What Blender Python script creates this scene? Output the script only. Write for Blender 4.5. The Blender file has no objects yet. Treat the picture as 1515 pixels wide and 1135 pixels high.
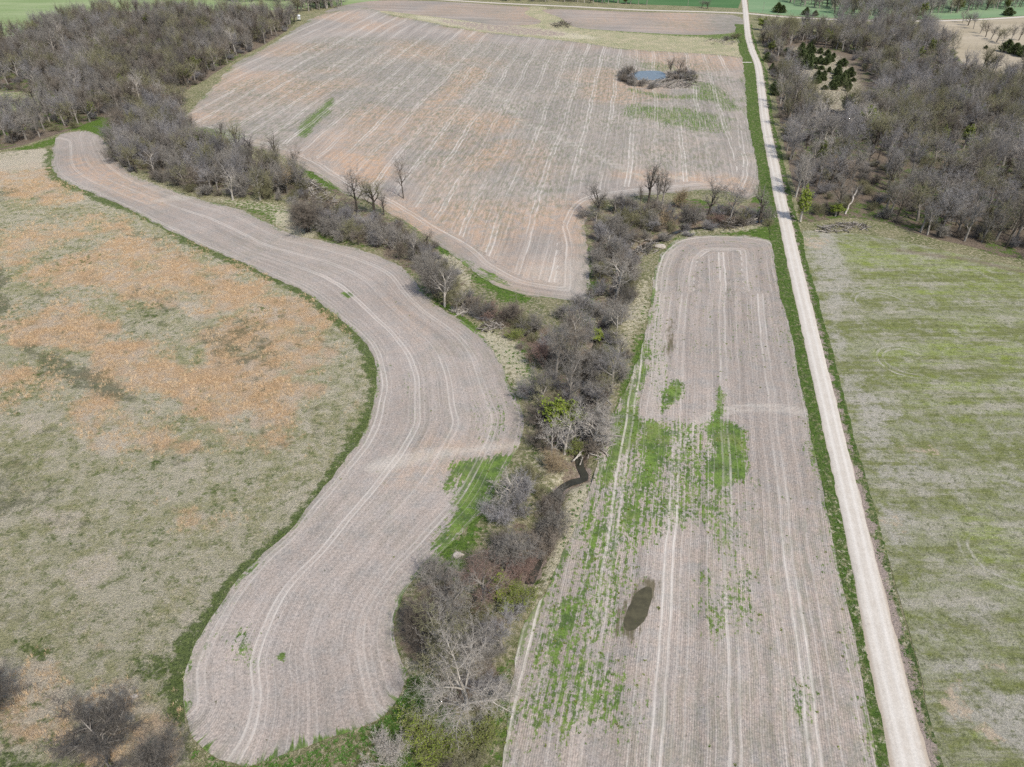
import bpy, math, random
import numpy as np
from mathutils import Vector, Matrix
from mathutils.geometry import delaunay_2d_cdt

random.seed(7)
RNG = np.random.default_rng(11)
R = math.radians
SC = bpy.context.scene
COL = SC.collection

# ------------------------------------------------------------------ camera
CAM_H, PITCH, FPX, PW, PH = 120.0, R(36.0), 1050.0, 1515.0, 1135.0
cd = bpy.data.cameras.new('camera')
cam = bpy.data.objects.new('camera', cd)
COL.objects.link(cam)
cam.location = (0, 0, CAM_H)
cam.rotation_euler = (R(90) - PITCH, 0, 0)
cd.sensor_fit = 'HORIZONTAL'
cd.sensor_width = 36.0
cd.lens = 36.0 * FPX / PW
cd.clip_start, cd.clip_end = 1.0, 20000.0
SC.camera = cam

# ------------------------------------------------------------------ sky, sun, exposure
SUN_ELEV, SUN_AZ = R(52), R(148)     # azimuth clockwise from +Y: behind the camera, to the right
wd = bpy.data.worlds.new('World')
SC.world = wd
wd.use_nodes = True
wn = wd.node_tree
sky = wn.nodes.new('ShaderNodeTexSky')
sky.sky_type = 'NISHITA'
sky.sun_disc = False
sky.sun_elevation = SUN_ELEV
sky.sun_rotation = SUN_AZ
sky.dust_density = 2.0
wn.links.new(sky.outputs[0], wn.nodes['Background'].inputs[0])
wn.nodes['Background'].inputs[1].default_value = 0.14
sl = bpy.data.lights.new('sun', 'SUN')
sl.energy = 3.35
sl.angle = R(3.0)
sl.color = (1.0, 0.955, 0.89)
sun = bpy.data.objects.new('sun', sl)
COL.objects.link(sun)
sdir = Vector((math.sin(SUN_AZ) * math.cos(SUN_ELEV), math.cos(SUN_AZ) * math.cos(SUN_ELEV), math.sin(SUN_ELEV)))
sun.rotation_euler = sdir.to_track_quat('Z', 'Y').to_euler()
SC.view_settings.view_transform = 'Standard'
SC.view_settings.look = 'None'
SC.view_settings.gamma = 1.0
SC.view_settings.use_curve_mapping = False
SC.view_settings.exposure = 0.0
SC.cycles.use_denoising = False

# ------------------------------------------------------------------ survey helpers (flat land, metres)
def W(pts):
    """photo survey marks -> ground metres (n,2)"""
    a = np.atleast_2d(np.asarray(pts, float))
    dx = (a[:, 0] - PW / 2) / FPX
    dy = (PH / 2 - a[:, 1]) / FPX
    dY = math.cos(PITCH) + dy * math.sin(PITCH)
    dZ = -math.sin(PITCH) + dy * math.cos(PITCH)
    t = -CAM_H / dZ
    return np.stack([dx * t, dY * t], 1)

def W1(x, y):
    return W([(x, y)])[0]

def resample(line, step, closed=False):
    p = np.asarray(line, float)
    if closed:
        p = np.vstack([p, p[:1]])
    d = np.r_[0, np.cumsum(np.hypot(*np.diff(p, axis=0).T))]
    n = max(2, int(round(d[-1] / step)))
    s = np.linspace(0, d[-1], n + 1)
    if closed:
        s = s[:-1]
    return np.stack([np.interp(s, d, p[:, 0]), np.interp(s, d, p[:, 1])], 1)

def smooth(line, closed=False, n=6):
    """Catmull-Rom"""
    p = np.asarray(line, float)
    m = len(p)
    out = []
    rng = range(m if closed else m - 1)
    for i in rng:
        if closed:
            a, b, c, d = p[(i - 1) % m], p[i], p[(i + 1) % m], p[(i + 2) % m]
        else:
            a, b, c, d = p[max(i - 1, 0)], p[i], p[i + 1], p[min(i + 2, m - 1)]
        for k in range(n):
            t = k / n
            out.append(0.5 * ((2 * b) + (c - a) * t + (2 * a - 5 * b + 4 * c - d) * t * t + (3 * b - a - 3 * c + d) * t ** 3))
    if not closed:
        out.append(p[-1])
    return np.array(out)

def inside(poly, q):
    x, y = q[:, 0], q[:, 1]
    c = np.zeros(len(q), bool)
    px, py = poly[:, 0], poly[:, 1]
    j = len(poly) - 1
    for i in range(len(poly)):
        if py[i] != py[j]:
            m = ((py[i] > y) != (py[j] > y)) & (x < (px[j] - px[i]) * (y - py[i]) / (py[j] - py[i]) + px[i])
            c ^= m
        j = i
    return c

def pdist(line, q, closed=False, arc=False):
    p = np.asarray(line, float)
    if closed:
        p = np.vstack([p, p[:1]])
    best = np.full(len(q), 1e9)
    barc = np.zeros(len(q))
    acc = 0.0
    for i in range(len(p) - 1):
        a, b = p[i], p[i + 1]
        ab = b - a
        L2 = max(ab @ ab, 1e-9)
        t = np.clip(((q - a) @ ab) / L2, 0, 1)
        d = np.hypot(q[:, 0] - a[0] - t * ab[0], q[:, 1] - a[1] - t * ab[1])
        L = math.sqrt(L2)
        m = d < best
        best = np.where(m, d, best)
        barc = np.where(m, acc + t * L, barc)
        acc += L
    return (best, barc) if arc else best

def sd(poly, q):
    d = pdist(poly, q, True)
    return np.where(inside(poly, q), d, -d)

def sstep(x, a, b):
    t = np.clip((x - a) / (b - a), 0, 1)
    return t * t * (3 - 2 * t)

def vnoise(q, scale, seed=0):
    x = q[:, 0] * scale + seed * 37.7
    y = q[:, 1] * scale + seed * 91.3
    xi, yi = np.floor(x).astype(np.int64), np.floor(y).astype(np.int64)
    fx, fy = x - xi, y - yi
    fx, fy = fx * fx * (3 - 2 * fx), fy * fy * (3 - 2 * fy)
    def h(a, b):
        v = (a * 374761393 + b * 668265263 + seed * 1442695) & 0xFFFFFFFF
        v = ((v ^ (v >> 13)) * 1274126177) & 0xFFFFFFFF
        return ((v ^ (v >> 16)) & 0xFFFF) / 65535.0
    return (h(xi, yi) * (1 - fx) + h(xi + 1, yi) * fx) * (1 - fy) + (h(xi, yi + 1) * (1 - fx) + h(xi + 1, yi + 1) * fx) * fy

def fbm(q, scale, seed=0, o=3):
    return sum(vnoise(q, scale * 2 ** k, seed + k) * 0.5 ** k for k in range(o)) / sum(0.5 ** k for k in range(o))

def paint(q, patches, rag=0.5):
    """patches: (poly in survey marks, value, soft edge m) -> max mask over world points, ragged by noise"""
    out = np.zeros(len(q))
    nz = fbm(q, 0.12, 5) - 0.5
    for poly, val, soft in patches:
        w = W(poly)
        lo, hi = w.min(0) - soft * 2, w.max(0) + soft * 2
        m = (q[:, 0] > lo[0]) & (q[:, 0] < hi[0]) & (q[:, 1] > lo[1]) & (q[:, 1] < hi[1])
        if not m.any():
            continue
        s = sd(smooth(w, True, 4), q[m]) + nz[m] * soft * 2.0 * rag
        out[m] = np.maximum(out[m], val * sstep(s, -soft, soft))
    return out

def ell(cx, cy, rx, ry, ang=0, n=14):
    a = np.linspace(0, 2 * math.pi, n, endpoint=False)
    c, s = math.cos(R(ang)), math.sin(R(ang))
    x, y = rx * np.cos(a), ry * np.sin(a)
    return [(cx + x[i] * c - y[i] * s, cy + x[i] * s + y[i] * c) for i in range(n)]

# ------------------------------------------------------------------ node helpers
def lin(v):
    v /= 255.0
    return v / 12.92 if v <= 0.04045 else ((v + 0.055) / 1.055) ** 2.4

def C(r, g, b, k=1.12):
    return (lin(r) / k, lin(g) / k, lin(b) / k, 1)

class NT:
    def __init__(s, name, rough=0.95, spec=0.1):
        s.m = bpy.data.materials.new(name)
        s.m.use_nodes = True
        s.t = s.m.node_tree
        s.b = s.t.nodes['Principled BSDF']
        s.b.inputs['Roughness'].default_value = rough
        s.b.inputs['Specular IOR Level'].default_value = spec
    def n(s, ty, **kw):
        x = s.t.nodes.new(ty)
        for k, v in kw.items():
            setattr(x, k, v)
        return x
    def put(s, sock, v):
        if isinstance(v, (int, float)):
            try:
                sock.default_value = v
            except Exception:
                sock.default_value = (v, v, v)
        elif isinstance(v, (tuple, list)):
            sock.default_value = v
        else:
            s.t.links.new(v, sock)
    def math(s, op, a, b=0.0, c=0.0, clamp=False):
        x = s.n('ShaderNodeMath', operation=op, use_clamp=clamp)
        s.put(x.inputs[0], a); s.put(x.inputs[1], b); s.put(x.inputs[2], c)
        return x.outputs[0]
    def pos(s):
        if not hasattr(s, '_p'):
            s._p = s.n('ShaderNodeNewGeometry').outputs['Position']
        return s._p
    def vec(s, v, scale, rz=0.0):
        x = s.n('ShaderNodeMapping')
        s.put(x.inputs['Vector'], v)
        x.inputs['Scale'].default_value = scale
        x.inputs['Rotation'].default_value = (0, 0, rz)
        return x.outputs[0]
    def noise(s, scale, detail=4, rough=0.55, vec=None, dist=0.0):
        x = s.n('ShaderNodeTexNoise')
        s.put(x.inputs['Vector'], vec if vec is not None else s.pos())
        x.inputs['Scale'].default_value = scale
        x.inputs['Detail'].default_value = detail
        x.inputs['Roughness'].default_value = rough
        x.inputs['Distortion'].default_value = dist
        return x.outputs[0]
    def attr(s, name):
        return s.n('ShaderNodeAttribute', attribute_name=name).outputs['Fac']
    def mix(s, f, a, b, mode='MIX'):
        x = s.n('ShaderNodeMix', data_type='RGBA', blend_type=mode)
        s.put(x.inputs[0], f); s.put(x.inputs[6], a); s.put(x.inputs[7], b)
        return x.outputs[2]
    def rng(s, v, a, b, c=0.0, d=1.0, smoothed=True):
        x = s.n('ShaderNodeMapRange', interpolation_type='SMOOTHSTEP' if smoothed else 'LINEAR')
        s.put(x.inputs[0], v); s.put(x.inputs[1], a); s.put(x.inputs[2], b); s.put(x.inputs[3], c); s.put(x.inputs[4], d)
        return x.outputs[0]
    def ramp(s, v, stops):
        x = s.n('ShaderNodeValToRGB')
        s.put(x.inputs[0], v)
        e = x.color_ramp.elements
        while len(e) < len(stops):
            e.new(0.5)
        for i, (p, c) in enumerate(stops):
            e[i].position = p
            e[i].color = c if isinstance(c, tuple) else (c, c, c, 1)
        return x.outputs[0]
    def over(s, mask, nz, soft=0.07):
        """crisp coverage: mask 0..1 gives the share of ground covered, nz a noise output"""
        nu = s.rng(nz, 0.28, 0.72, 0, 1, False)
        return s.rng(s.math('ADD', nu, s.math('SUBTRACT', mask, 1.0)), -soft, soft)
    def val(s, col, f):
        x = s.n('ShaderNodeHueSaturation')
        s.put(x.inputs['Value'], f); s.put(x.inputs['Color'], col)
        return x.outputs[0]
    def bump(s, h, strength, dist):
        x = s.n('ShaderNodeBump')
        x.inputs['Strength'].default_value = strength
        x.inputs['Distance'].default_value = dist
        s.put(x.inputs['Height'], h)
        s.t.links.new(x.outputs[0], s.b.inputs['Normal'])
    def out(s, col):
        s.put(s.b.inputs['Base Color'], col)
        return s.m

GREEN_D, GREEN_B = C(74, 100, 42), C(106, 136, 52)

def soil_mat(name, A, B, track_period, track_str, greenA=GREEN_D, greenB=GREEN_B, row=0.10, weeds=0.06, sk=0.38):
    t = NT(name)
    u, v = t.attr('u'), t.attr('v')
    def along(su, sv):
        c = t.n('ShaderNodeCombineXYZ')
        t.put(c.inputs[0], t.math('MULTIPLY', u, su)); t.put(c.inputs[1], t.math('MULTIPLY', v, sv))
        return c.outputs[0]
    n1 = t.noise(0.018, 3)
    n2 = t.noise(0.16, 7, 0.66)
    n3 = t.noise(2.0, 6, 0.8)
    col = t.mix(t.rng(n1, 0.35, 0.65), A, B)
    col = t.mix(t.math('MULTIPLY', t.rng(n2, 0.42, 0.66), 0.5), col, C(148, 146, 141))
    tan = t.math('MULTIPLY', t.attr('tan'), t.rng(t.noise(0.25, 8, 0.74), 0.34, 0.62))
    col = t.mix(tan, col, C(206, 168, 134))
    # drilled rows and wheel tracks
    wob = t.math('MULTIPLY', t.noise(0.022, 3), 3.6)
    uw = t.math('ADD', u, wob)
    rows = t.math('MULTIPLY', t.math('SINE', t.math('MULTIPLY', uw, 2 * math.pi / 0.42)), t.rng(t.noise(0.12, 4), 0.35, 0.65, 0.3, 1.0))
    fr = t.math('FRACT', t.math('DIVIDE', uw, track_period))
    tr = t.ramp(fr, [(0.0, 0.0), (0.13, 0.0), (0.145, 0.65), (0.16, 0.05), (0.24, 0.0), (0.255, 0.5), (0.27, 0.05), (0.40, 0.08), (0.42, 1.0), (0.442, 1.0), (0.46, 0.25), (0.54, 0.25), (0.558, 1.0), (0.58, 1.0), (0.60, 0.08), (0.69, 0.0), (0.705, 0.55), (0.72, 0.0), (0.83, 0.0), (0.845, 0.6), (0.86, 0.05), (1.0, 0.0)])
    patch = t.rng(t.noise(1.0, 3, 0.6, along(0.09, 0.009)), 0.36, 0.62, 0.22, 1.0)
    tr = t.math('MULTIPLY', tr, t.math('MULTIPLY', patch, t.rng(n2, 0.3, 0.6, 0.55, 1.0)))
    streak = t.noise(0.6, 7, 0.78, along(1.0, 0.022))
    col = t.val(col, t.rng(streak, 0.25, 0.75, 1 - sk, 1 + sk, False))
    col = t.val(col, t.math('ADD', 1.0, t.math('MULTIPLY', rows, row)))
    col = t.val(col, t.rng(n3, 0.25, 0.75, 0.46, 1.54, False))
    col = t.mix(t.rng(t.noise(3.6, 4, 0.8), 0.57, 0.66, 0, 0.75), col, C(222, 214, 202))
    col = t.mix(t.rng(t.noise(2.6, 4, 0.8), 0.58, 0.67, 0, 0.7), col, C(104, 96, 86))
    col = t.mix(t.math('MULTIPLY', tr, track_str), col, C(228, 220, 209))
    col = t.mix(t.math('MULTIPLY', t.attr('pale'), t.rng(n3, 0.35, 0.6, 0.3, 0.9)), col, C(222, 214, 200))
    wet = t.over(t.attr('wet'), t.noise(0.8, 7, 0.72, along(0.8, 0.16)), 0.2)
    col = t.mix(t.math('MULTIPLY', wet, 0.85), col, C(100, 92, 68))
    # weeds, drawn out along the rows and thinned by the wheels
    g = t.over(t.math('ADD', t.attr('green'), weeds), t.rng(t.math('ADD', t.math('MULTIPLY', t.noise(0.9, 8, 0.76, along(1.3, 0.9)), 0.62), t.math('MULTIPLY', t.noise(0.7, 5, 0.7, along(1.6, 0.10)), 0.38)), 0.36, 0.66, 0.28, 0.72, False), 0.07)
    g = t.math('MULTIPLY', g, t.math('SUBTRACT', 1.0, t.math('MULTIPLY', tr, 0.85)))
    gc = t.mix(t.rng(t.noise(0.25, 6, 0.72), 0.38, 0.62), greenA, greenB)
    gc = t.mix(t.rng(t.noise(0.09, 5, 0.7), 0.5, 0.66, 0, 0.6), gc, C(128, 138, 76))
    gc = t.val(gc, t.rng(t.noise(2.2, 5, 0.8), 0.3, 0.7, 0.5, 1.5, False))
    col = t.mix(t.math('MULTIPLY', g, 0.93), col, gc)
    sp = t.rng(t.noise(0.85, 6, 0.7), 0.645, 0.69)
    col = t.mix(t.math('MULTIPLY', sp, 0.8), col, C(86, 86, 56))
    gg = t.math('MULTIPLY', t.attr('tint'), t.rng(t.noise(0.45, 8, 0.76, along(1.5, 0.35)), 0.44, 0.60))
    col = t.mix(t.math('MULTIPLY', gg, 0.8), col, C(120, 124, 98))
    t.bump(t.math('ADD', t.math('MULTIPLY', n3, 1.0), t.math('MULTIPLY', rows, 0.18)), 0.7, 0.12)
    return t.out(col)

def grass_mat(name, dead, A, B, litter=None, bright=GREEN_B):
    """grass and herbs; attributes: green (bright growth), pale (bleached stalks), dirt"""
    t = NT(name)
    n1 = t.noise(0.09, 6, 0.62)
    n2 = t.noise(0.9, 6, 0.7)
    n3 = t.noise(3.4, 4, 0.75)
    col = t.mix(t.rng(n1, 0.38, 0.62), A, B)
    col = t.mix(t.rng(n2, 0.46, 0.60, 0, 0.85), col, dead)
    g = t.over(t.attr('green'), t.noise(0.5, 7, 0.7), 0.12)
    gc = t.mix(t.rng(t.noise(1.3, 5, 0.7), 0.35, 0.65), GREEN_D, bright)
    col = t.mix(t.math('MULTIPLY', g, 0.92), col, gc)
    p = t.over(t.attr('pale'), t.noise(0.75, 7, 0.72), 0.12)
    col = t.mix(t.math('MULTIPLY', p, 0.9), col, C(208, 199, 172))
    d = t.over(t.attr('dirt'), t.noise(0.3, 7, 0.68), 0.12)
    col = t.mix(d, col, C(176, 160, 148))
    if litter is not None:
        l = t.over(t.attr('litter'), t.noise(0.22, 7, 0.68), 0.15)
        lc = t.mix(t.rng(t.noise(1.1, 6, 0.7), 0.35, 0.65), litter, C(150, 136, 118))
        col = t.mix(l, col, lc)
    col = t.val(col, t.rng(n3, 0.25, 0.75, 0.5, 1.5, False))
    t.bump(t.math('ADD', n2, n3), 0.9, 0.5)
    return t.out(col)

def meadow_mat():
    t = NT('meadow grass')
    n1 = t.noise(0.045, 7, 0.66)
    n2 = t.noise(0.28, 9, 0.76)
    n3 = t.noise(2.2, 6, 0.82)
    col = t.mix(t.rng(n1, 0.42, 0.58), C(196, 188, 162), C(172, 168, 128))
    col = t.mix(t.rng(n2, 0.46, 0.60, 0, 0.9), col, C(204, 195, 170))
    col = t.mix(t.rng(t.noise(0.3, 9, 0.8), 0.50, 0.61, 0, 0.85), col, C(124, 132, 84))
    tn = t.over(t.math('MULTIPLY', t.attr('tan'), 1.12), t.noise(0.085, 7, 0.7), 0.26)
    tc = t.mix(t.rng(t.noise(0.11, 5, 0.6), 0.38, 0.62), C(212, 176, 136), C(214, 192, 166))
    tc = t.mix(t.rng(t.noise(1.3, 6, 0.8), 0.50, 0.68, 0, 0.7), tc, C(172, 156, 128))
    col = t.mix(t.math('MULTIPLY', tn, 0.9), col, tc)
    p = t.over(t.attr('pale'), t.noise(0.33, 9, 0.76), 0.2)
    col = t.mix(t.math('MULTIPLY', p, 0.8), col, C(212, 200, 178))
    dk = t.over(t.attr('dark'), t.noise(0.2, 9, 0.76), 0.2)
    col = t.mix(t.math('MULTIPLY', dk, 0.7), col, C(106, 108, 80))
    g = t.over(t.attr('green'), t.noise(0.4, 8, 0.74), 0.18)
    gc = t.mix(t.rng(t.noise(1.1, 6, 0.75), 0.35, 0.65), C(76, 96, 46), C(108, 126, 62))
    col = t.mix(t.math('MULTIPLY', g, 0.88), col, gc)
    col = t.val(col, t.rng(n3, 0.28, 0.72, 0.46, 1.54, False))
    t.bump(t.math('ADD', n2, t.math('MULTIPLY', n3, 0.9)), 1.0, 0.8)
    return t.out(col)

def hay_mat():
    t = NT('cut hay stubble')
    v = t.vec(t.pos(), (0.10, 1.0, 1.0), R(4))
    s1 = t.noise(0.085, 6, 0.7, v)
    s2 = t.noise(0.5, 8, 0.74, v)
    n2 = t.noise(0.2, 9, 0.76)
    n3 = t.noise(2.2, 6, 0.82)
    col = t.mix(t.rng(t.math('ADD', t.math('MULTIPLY', s1, 0.55), t.math('MULTIPLY', n2, 0.45)), 0.44, 0.57), C(128, 132, 84), C(160, 157, 136))
    yg = t.math('MULTIPLY', t.attr('green'), t.rng(t.math('ADD', t.math('MULTIPLY', s1, 0.45), t.math('MULTIPLY', s2, 0.55)), 0.44, 0.58))
    col = t.mix(yg, col, C(146, 162, 66))
    gr = t.over(t.attr('pale'), t.math('ADD', t.math('MULTIPLY', n2, 0.5), t.math('MULTIPLY', s2, 0.5)), 0.18)
    col = t.mix(t.math('MULTIPLY', gr, 0.85), col, C(184, 178, 166))
    col = t.mix(t.rng(t.math('ADD', t.math('MULTIPLY', t.noise(0.14, 7, 0.72, v), 0.6), t.math('MULTIPLY', t.noise(0.06, 7, 0.7), 0.4)), 0.50, 0.60, 0, 0.7), col, C(186, 179, 164))
    col = t.mix(t.rng(t.noise(0.6, 9, 0.8), 0.50, 0.62, 0, 0.75), col, C(100, 106, 68))
    d = t.over(t.attr('dirt'), t.noise(0.3, 8, 0.74), 0.14)
    col = t.mix(t.math('MULTIPLY', d, 0.9), col, C(196, 178, 154))
    rings = None
    for p3, gap in ((((1262, 446), (1290, 431), (1334, 442)), 1.6), (((1342, 516), (1302, 524), (1350, 556)), 1.9), (((1424, 800), (1452, 842), (1520, 868)), 1.9)):
        (x1, y1), (x2, y2), (x3, y3) = W(p3)
        dd = 2 * (x1 * (y2 - y3) + x2 * (y3 - y1) + x3 * (y1 - y2))
        ux = ((x1 ** 2 + y1 ** 2) * (y2 - y3) + (x2 ** 2 + y2 ** 2) * (y3 - y1) + (x3 ** 2 + y3 ** 2) * (y1 - y2)) / dd
        uy = ((x1 ** 2 + y1 ** 2) * (x3 - x2) + (x2 ** 2 + y2 ** 2) * (x1 - x3) + (x3 ** 2 + y3 ** 2) * (x2 - x1)) / dd
        rr = math.hypot(x1 - ux, y1 - uy)
        ds = t.n('ShaderNodeVectorMath', operation='DISTANCE')
        t.put(ds.inputs[0], t.pos()); ds.inputs[1].default_value = (ux, uy, 0.05)
        dv = t.math('ADD', ds.outputs['Value'], t.math('MULTIPLY', t.noise(0.25, 3), 0.8))
        for off in (-gap / 2, gap / 2):
            m_ = t.rng(t.math('ABSOLUTE', t.math('SUBTRACT', dv, rr + off + 0.4)), 0.15, 0.5, 1, 0)
            rings = m_ if rings is None else t.math('MAXIMUM', rings, m_)
    tr = t.math('MULTIPLY', rings, t.attr('ring'))
    col = t.mix(t.math('MULTIPLY', tr, t.rng(t.noise(0.35, 5, 0.7), 0.38, 0.6, 0.05, 0.7)), col, C(196, 190, 176))
    b = t.attr('mud')
    col = t.mix(b, col, C(134, 120, 106))
    col = t.val(col, t.rng(n3, 0.28, 0.72, 0.5, 1.5, False))
    t.bump(t.math('ADD', n2, n3), 0.9, 0.4)
    return t.out(col)

def gravel_mat():
    t = NT('limestone gravel')
    a = t.attr('u')
    n3 = t.noise(3.0, 6, 0.75)
    n2 = t.noise(0.35, 6, 0.65)
    comb = t.n('ShaderNodeCombineXYZ')
    t.put(comb.inputs[0], a)
    t.put(comb.inputs[1], t.math('MULTIPLY', t.attr('v'), 0.02))
    st = t.noise(1.5, 5, 0.65, comb.outputs[0])
    col = t.mix(t.rng(n2, 0.35, 0.65), C(206, 197, 184), C(214, 206, 194))
    edge = t.rng(t.math('ADD', t.math('ABSOLUTE', a), t.math('MULTIPLY', n2, 1.0)), 2.6, 3.5)
    col = t.mix(t.math('MULTIPLY', edge, 0.75), col, C(180, 164, 144))
    pot = t.rng(t.noise(0.5, 7, 0.74), 0.56, 0.68, 0, 0.5)
    col = t.mix(pot, col, C(186, 174, 160))
    wheel = t.rng(t.math('ABSOLUTE', t.math('SUBTRACT', t.math('ABSOLUTE', a), 1.05)), 0.0, 0.75, 1.0, 0.0)
    col = t.mix(t.math('MULTIPLY', wheel, 0.6), col, C(228, 222, 212))
    col = t.val(col, t.rng(st, 0.3, 0.7, 0.93, 1.06, False))
    col = t.val(col, t.rng(n3, 0.25, 0.75, 0.8, 1.18, False))
    t.bump(n3, 0.5, 0.06)
    return t.out(col)

def water_mat(name, col, rough=0.08):
    t = NT(name, rough, 0.5)
    n = t.noise(0.5, 5, 0.6)
    c = t.mix(t.rng(n, 0.35, 0.65), col, tuple(min(1, v * 1.5) for v in col[:3]) + (1,))
    t.bump(t.noise(1.6, 3), 0.12, 0.05)
    return t.out(c)

def crop_mat(name, A, B):
    t = NT(name)
    v = t.vec(t.pos(), (0.25, 1, 1), R(5))
    col = t.mix(t.rng(t.noise(0.03, 6, 0.65, v), 0.35, 0.65), A, B)
    col = t.val(col, t.rng(t.noise(0.4, 6, 0.7), 0.3, 0.7, 0.85, 1.15, False))
    return t.out(col)

def wood_mat(name, A, B, rough=0.9, vary=0.25):
    t = NT(name, rough, 0.15)
    oi = t.n('ShaderNodeObjectInfo').outputs['Random']
    tc = t.n('ShaderNodeTexCoord').outputs['Object']
    n = t.noise(1.2, 4, 0.65, tc)
    col = t.mix(t.rng(n, 0.3, 0.7), A, B)
    col = t.val(col, t.math('ADD', 1.0 - vary / 2, t.math('MULTIPLY', oi, vary)))
    return t.out(col)

def leaf_mat(name, A, B):
    t = NT(name, 0.7, 0.2)
    oi = t.n('ShaderNodeObjectInfo').outputs['Random']
    tc = t.n('ShaderNodeTexCoord').outputs['Object']
    n = t.noise(0.9, 4, 0.7, tc)
    col = t.mix(t.rng(n, 0.3, 0.7), A, B)
    col = t.val(col, t.math('ADD', 0.8, t.math('MULTIPLY', oi, 0.4)))
    t.b.inputs['Transmission Weight'].default_value = 0.0
    return t.out(col)

# ------------------------------------------------------------------ object helpers
def tag(o, label=None, cat=None, group=None, kind=None):
    if label: o['label'] = label
    if cat: o['category'] = cat
    if group: o['group'] = group
    if kind: o['kind'] = kind
    return o

def link(name, me, parent=None):
    o = bpy.data.objects.new(name, me)
    COL.objects.link(o)
    if parent is not None:
        o.parent = parent
    return o

def mesh_of(name, verts, faces, mat=None, smooth_=False):
    me = bpy.data.meshes.new(name)
    me.from_pydata(verts, [], faces)
    if mat is not None:
        me.materials.append(mat)
    if smooth_:
        me.polygons.foreach_set('use_smooth', [True] * len(me.polygons))
    me.update()
    return me

def tri_mesh(name, V, F, mat=None, smooth_=False):
    """fast path: V (n,3), F (m,3) numpy"""
    me = bpy.data.meshes.new(name)
    V = np.asarray(V, np.float32); F = np.asarray(F, np.int32)
    me.vertices.add(len(V)); me.vertices.foreach_set('co', V.ravel())
    me.loops.add(F.size); me.loops.foreach_set('vertex_index', F.ravel())
    me.polygons.add(len(F))
    me.polygons.foreach_set('loop_start', np.arange(len(F), dtype=np.int32) * F.shape[1])
    me.polygons.foreach_set('loop_total', np.full(len(F), F.shape[1], np.int32))
    me.update(calc_edges=True)
    if smooth_:
        me.polygons.foreach_set('use_smooth', np.ones(len(F), bool))
    if mat is not None:
        me.materials.append(mat)
    return me

def set_attr(me, name, arr):
    a = me.attributes.new(name, 'FLOAT', 'POINT')
    a.data.foreach_set('value', np.asarray(arr, np.float32))

ZSEQ = 0.0
def sheet(name, marks, z, mat, attrs, coarse=1.0, jit=0.5, world=False, zf=None, rnd=True):
    """a piece of land as a sheet with inner points; attrs(q)->dict of point attributes"""
    global ZSEQ
    ZSEQ += 0.0017
    z = z + ZSEQ
    w = np.asarray(marks, float) if world else W(marks)
    if rnd:
        w = smooth(w, True, 5)
    # boundary with a step growing with distance
    out = []
    n = len(w)
    for i in range(n):
        a, b = w[i], w[(i + 1) % n]
        L = np.hypot(*(b - a))
        st = np.clip(a[1] / 180, 0.9, 6) * coarse
        k = max(1, int(L / st))
        for j in range(k):
            out.append(a + (b - a) * j / k)
    bd = np.array(out)
    amp = np.clip(bd[:, 1] / 250, 0.5, 2.5) * jit
    bd[:, 0] += (fbm(bd, 0.35, 3) - 0.5) * 2.2 * amp
    bd[:, 1] += (fbm(bd, 0.35, 9) - 0.5) * 2.2 * amp
    lo, hi = bd.min(0), bd.max(0)
    pts = []
    y = lo[1]
    r = 0
    while y < hi[1]:
        s = float(np.clip(y / 130, 1.3, 7.0)) * coarse
        xs = np.arange(lo[0], hi[0], s) + (s / 2 if r % 2 else 0)
        pts.append(np.stack([xs, np.full(len(xs), y)], 1))
        y += s * 0.87
        r += 1
    g = np.vstack(pts)
    g = g[inside(bd, g)]
    if len(g):
        g = g[pdist(bd, g, True) > 0.55 * np.clip(g[:, 1] / 130, 1.3, 7.0) * coarse]
    allp = np.vstack([bd, g])
    nb = len(bd)
    ed = [(i, (i + 1) % nb) for i in range(nb)]
    vo, eo, fo, *_ = delaunay_2d_cdt([Vector(p) for p in allp], ed, [], 1, 1e-4)
    V = np.array([(v.x, v.y) for v in vo])
    zz = zf(V) if zf else np.full(len(V), z)
    me = tri_mesh(name, np.column_stack([V, zz]), np.array(fo), mat)
    # make the faces look up
    A = V[np.array(fo)]
    cr = (A[:, 1, 0] - A[:, 0, 0]) * (A[:, 2, 1] - A[:, 0, 1]) - (A[:, 1, 1] - A[:, 0, 1]) * (A[:, 2, 0] - A[:, 0, 0])
    if cr.mean() < 0:
        me.flip_normals()
    for k, v in attrs(V).items():
        set_attr(me, k, v)
    o = link(name, me)
    tag(o, kind='structure')
    return o

def ribbon(name, line, halves, z, mat, crown=0.0, rows=(-1, -0.5, 0, 0.5, 1), drop=0.0):
    """a road: cross sections along a line; halves = half width (or per-point)"""
    l = np.asarray(line)
    t = np.gradient(l, axis=0)
    t /= np.hypot(t[:, 0], t[:, 1])[:, None]
    nrm = np.column_stack([t[:, 1], -t[:, 0]])
    d = np.r_[0, np.cumsum(np.hypot(*np.diff(l, axis=0).T))]
    hv = np.broadcast_to(halves, (len(l),))
    V, U, VV = [], [], []
    for i in range(len(l)):
        for k, r in enumerate(rows):
            edge = 0.6 * (fbm(l[i:i + 1] + r * 17, 0.25, 4)[0] - 0.5) * 2 if abs(r) >= 0.99 else 0
            off = r * hv[i] + edge * (1 if r > 0 else -1)
            p = l[i] + nrm[i] * off
            V.append((p[0], p[1], z + crown * (1 - r * r) - (drop if abs(r) > 0.99 else 0)))
            U.append(off); VV.append(d[i])
    m = len(rows)
    F = [(i * m + k, i * m + k + 1, (i + 1) * m + k + 1, (i + 1) * m + k) for i in range(len(l) - 1) for k in range(m - 1)]
    me = tri_mesh(name, V, F, mat, True)
    if me.polygons[0].normal.z < 0:
        me.flip_normals()
    set_attr(me, 'u', U); set_attr(me, 'v', VV)
    return tag(link(name, me), kind='structure')

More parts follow.
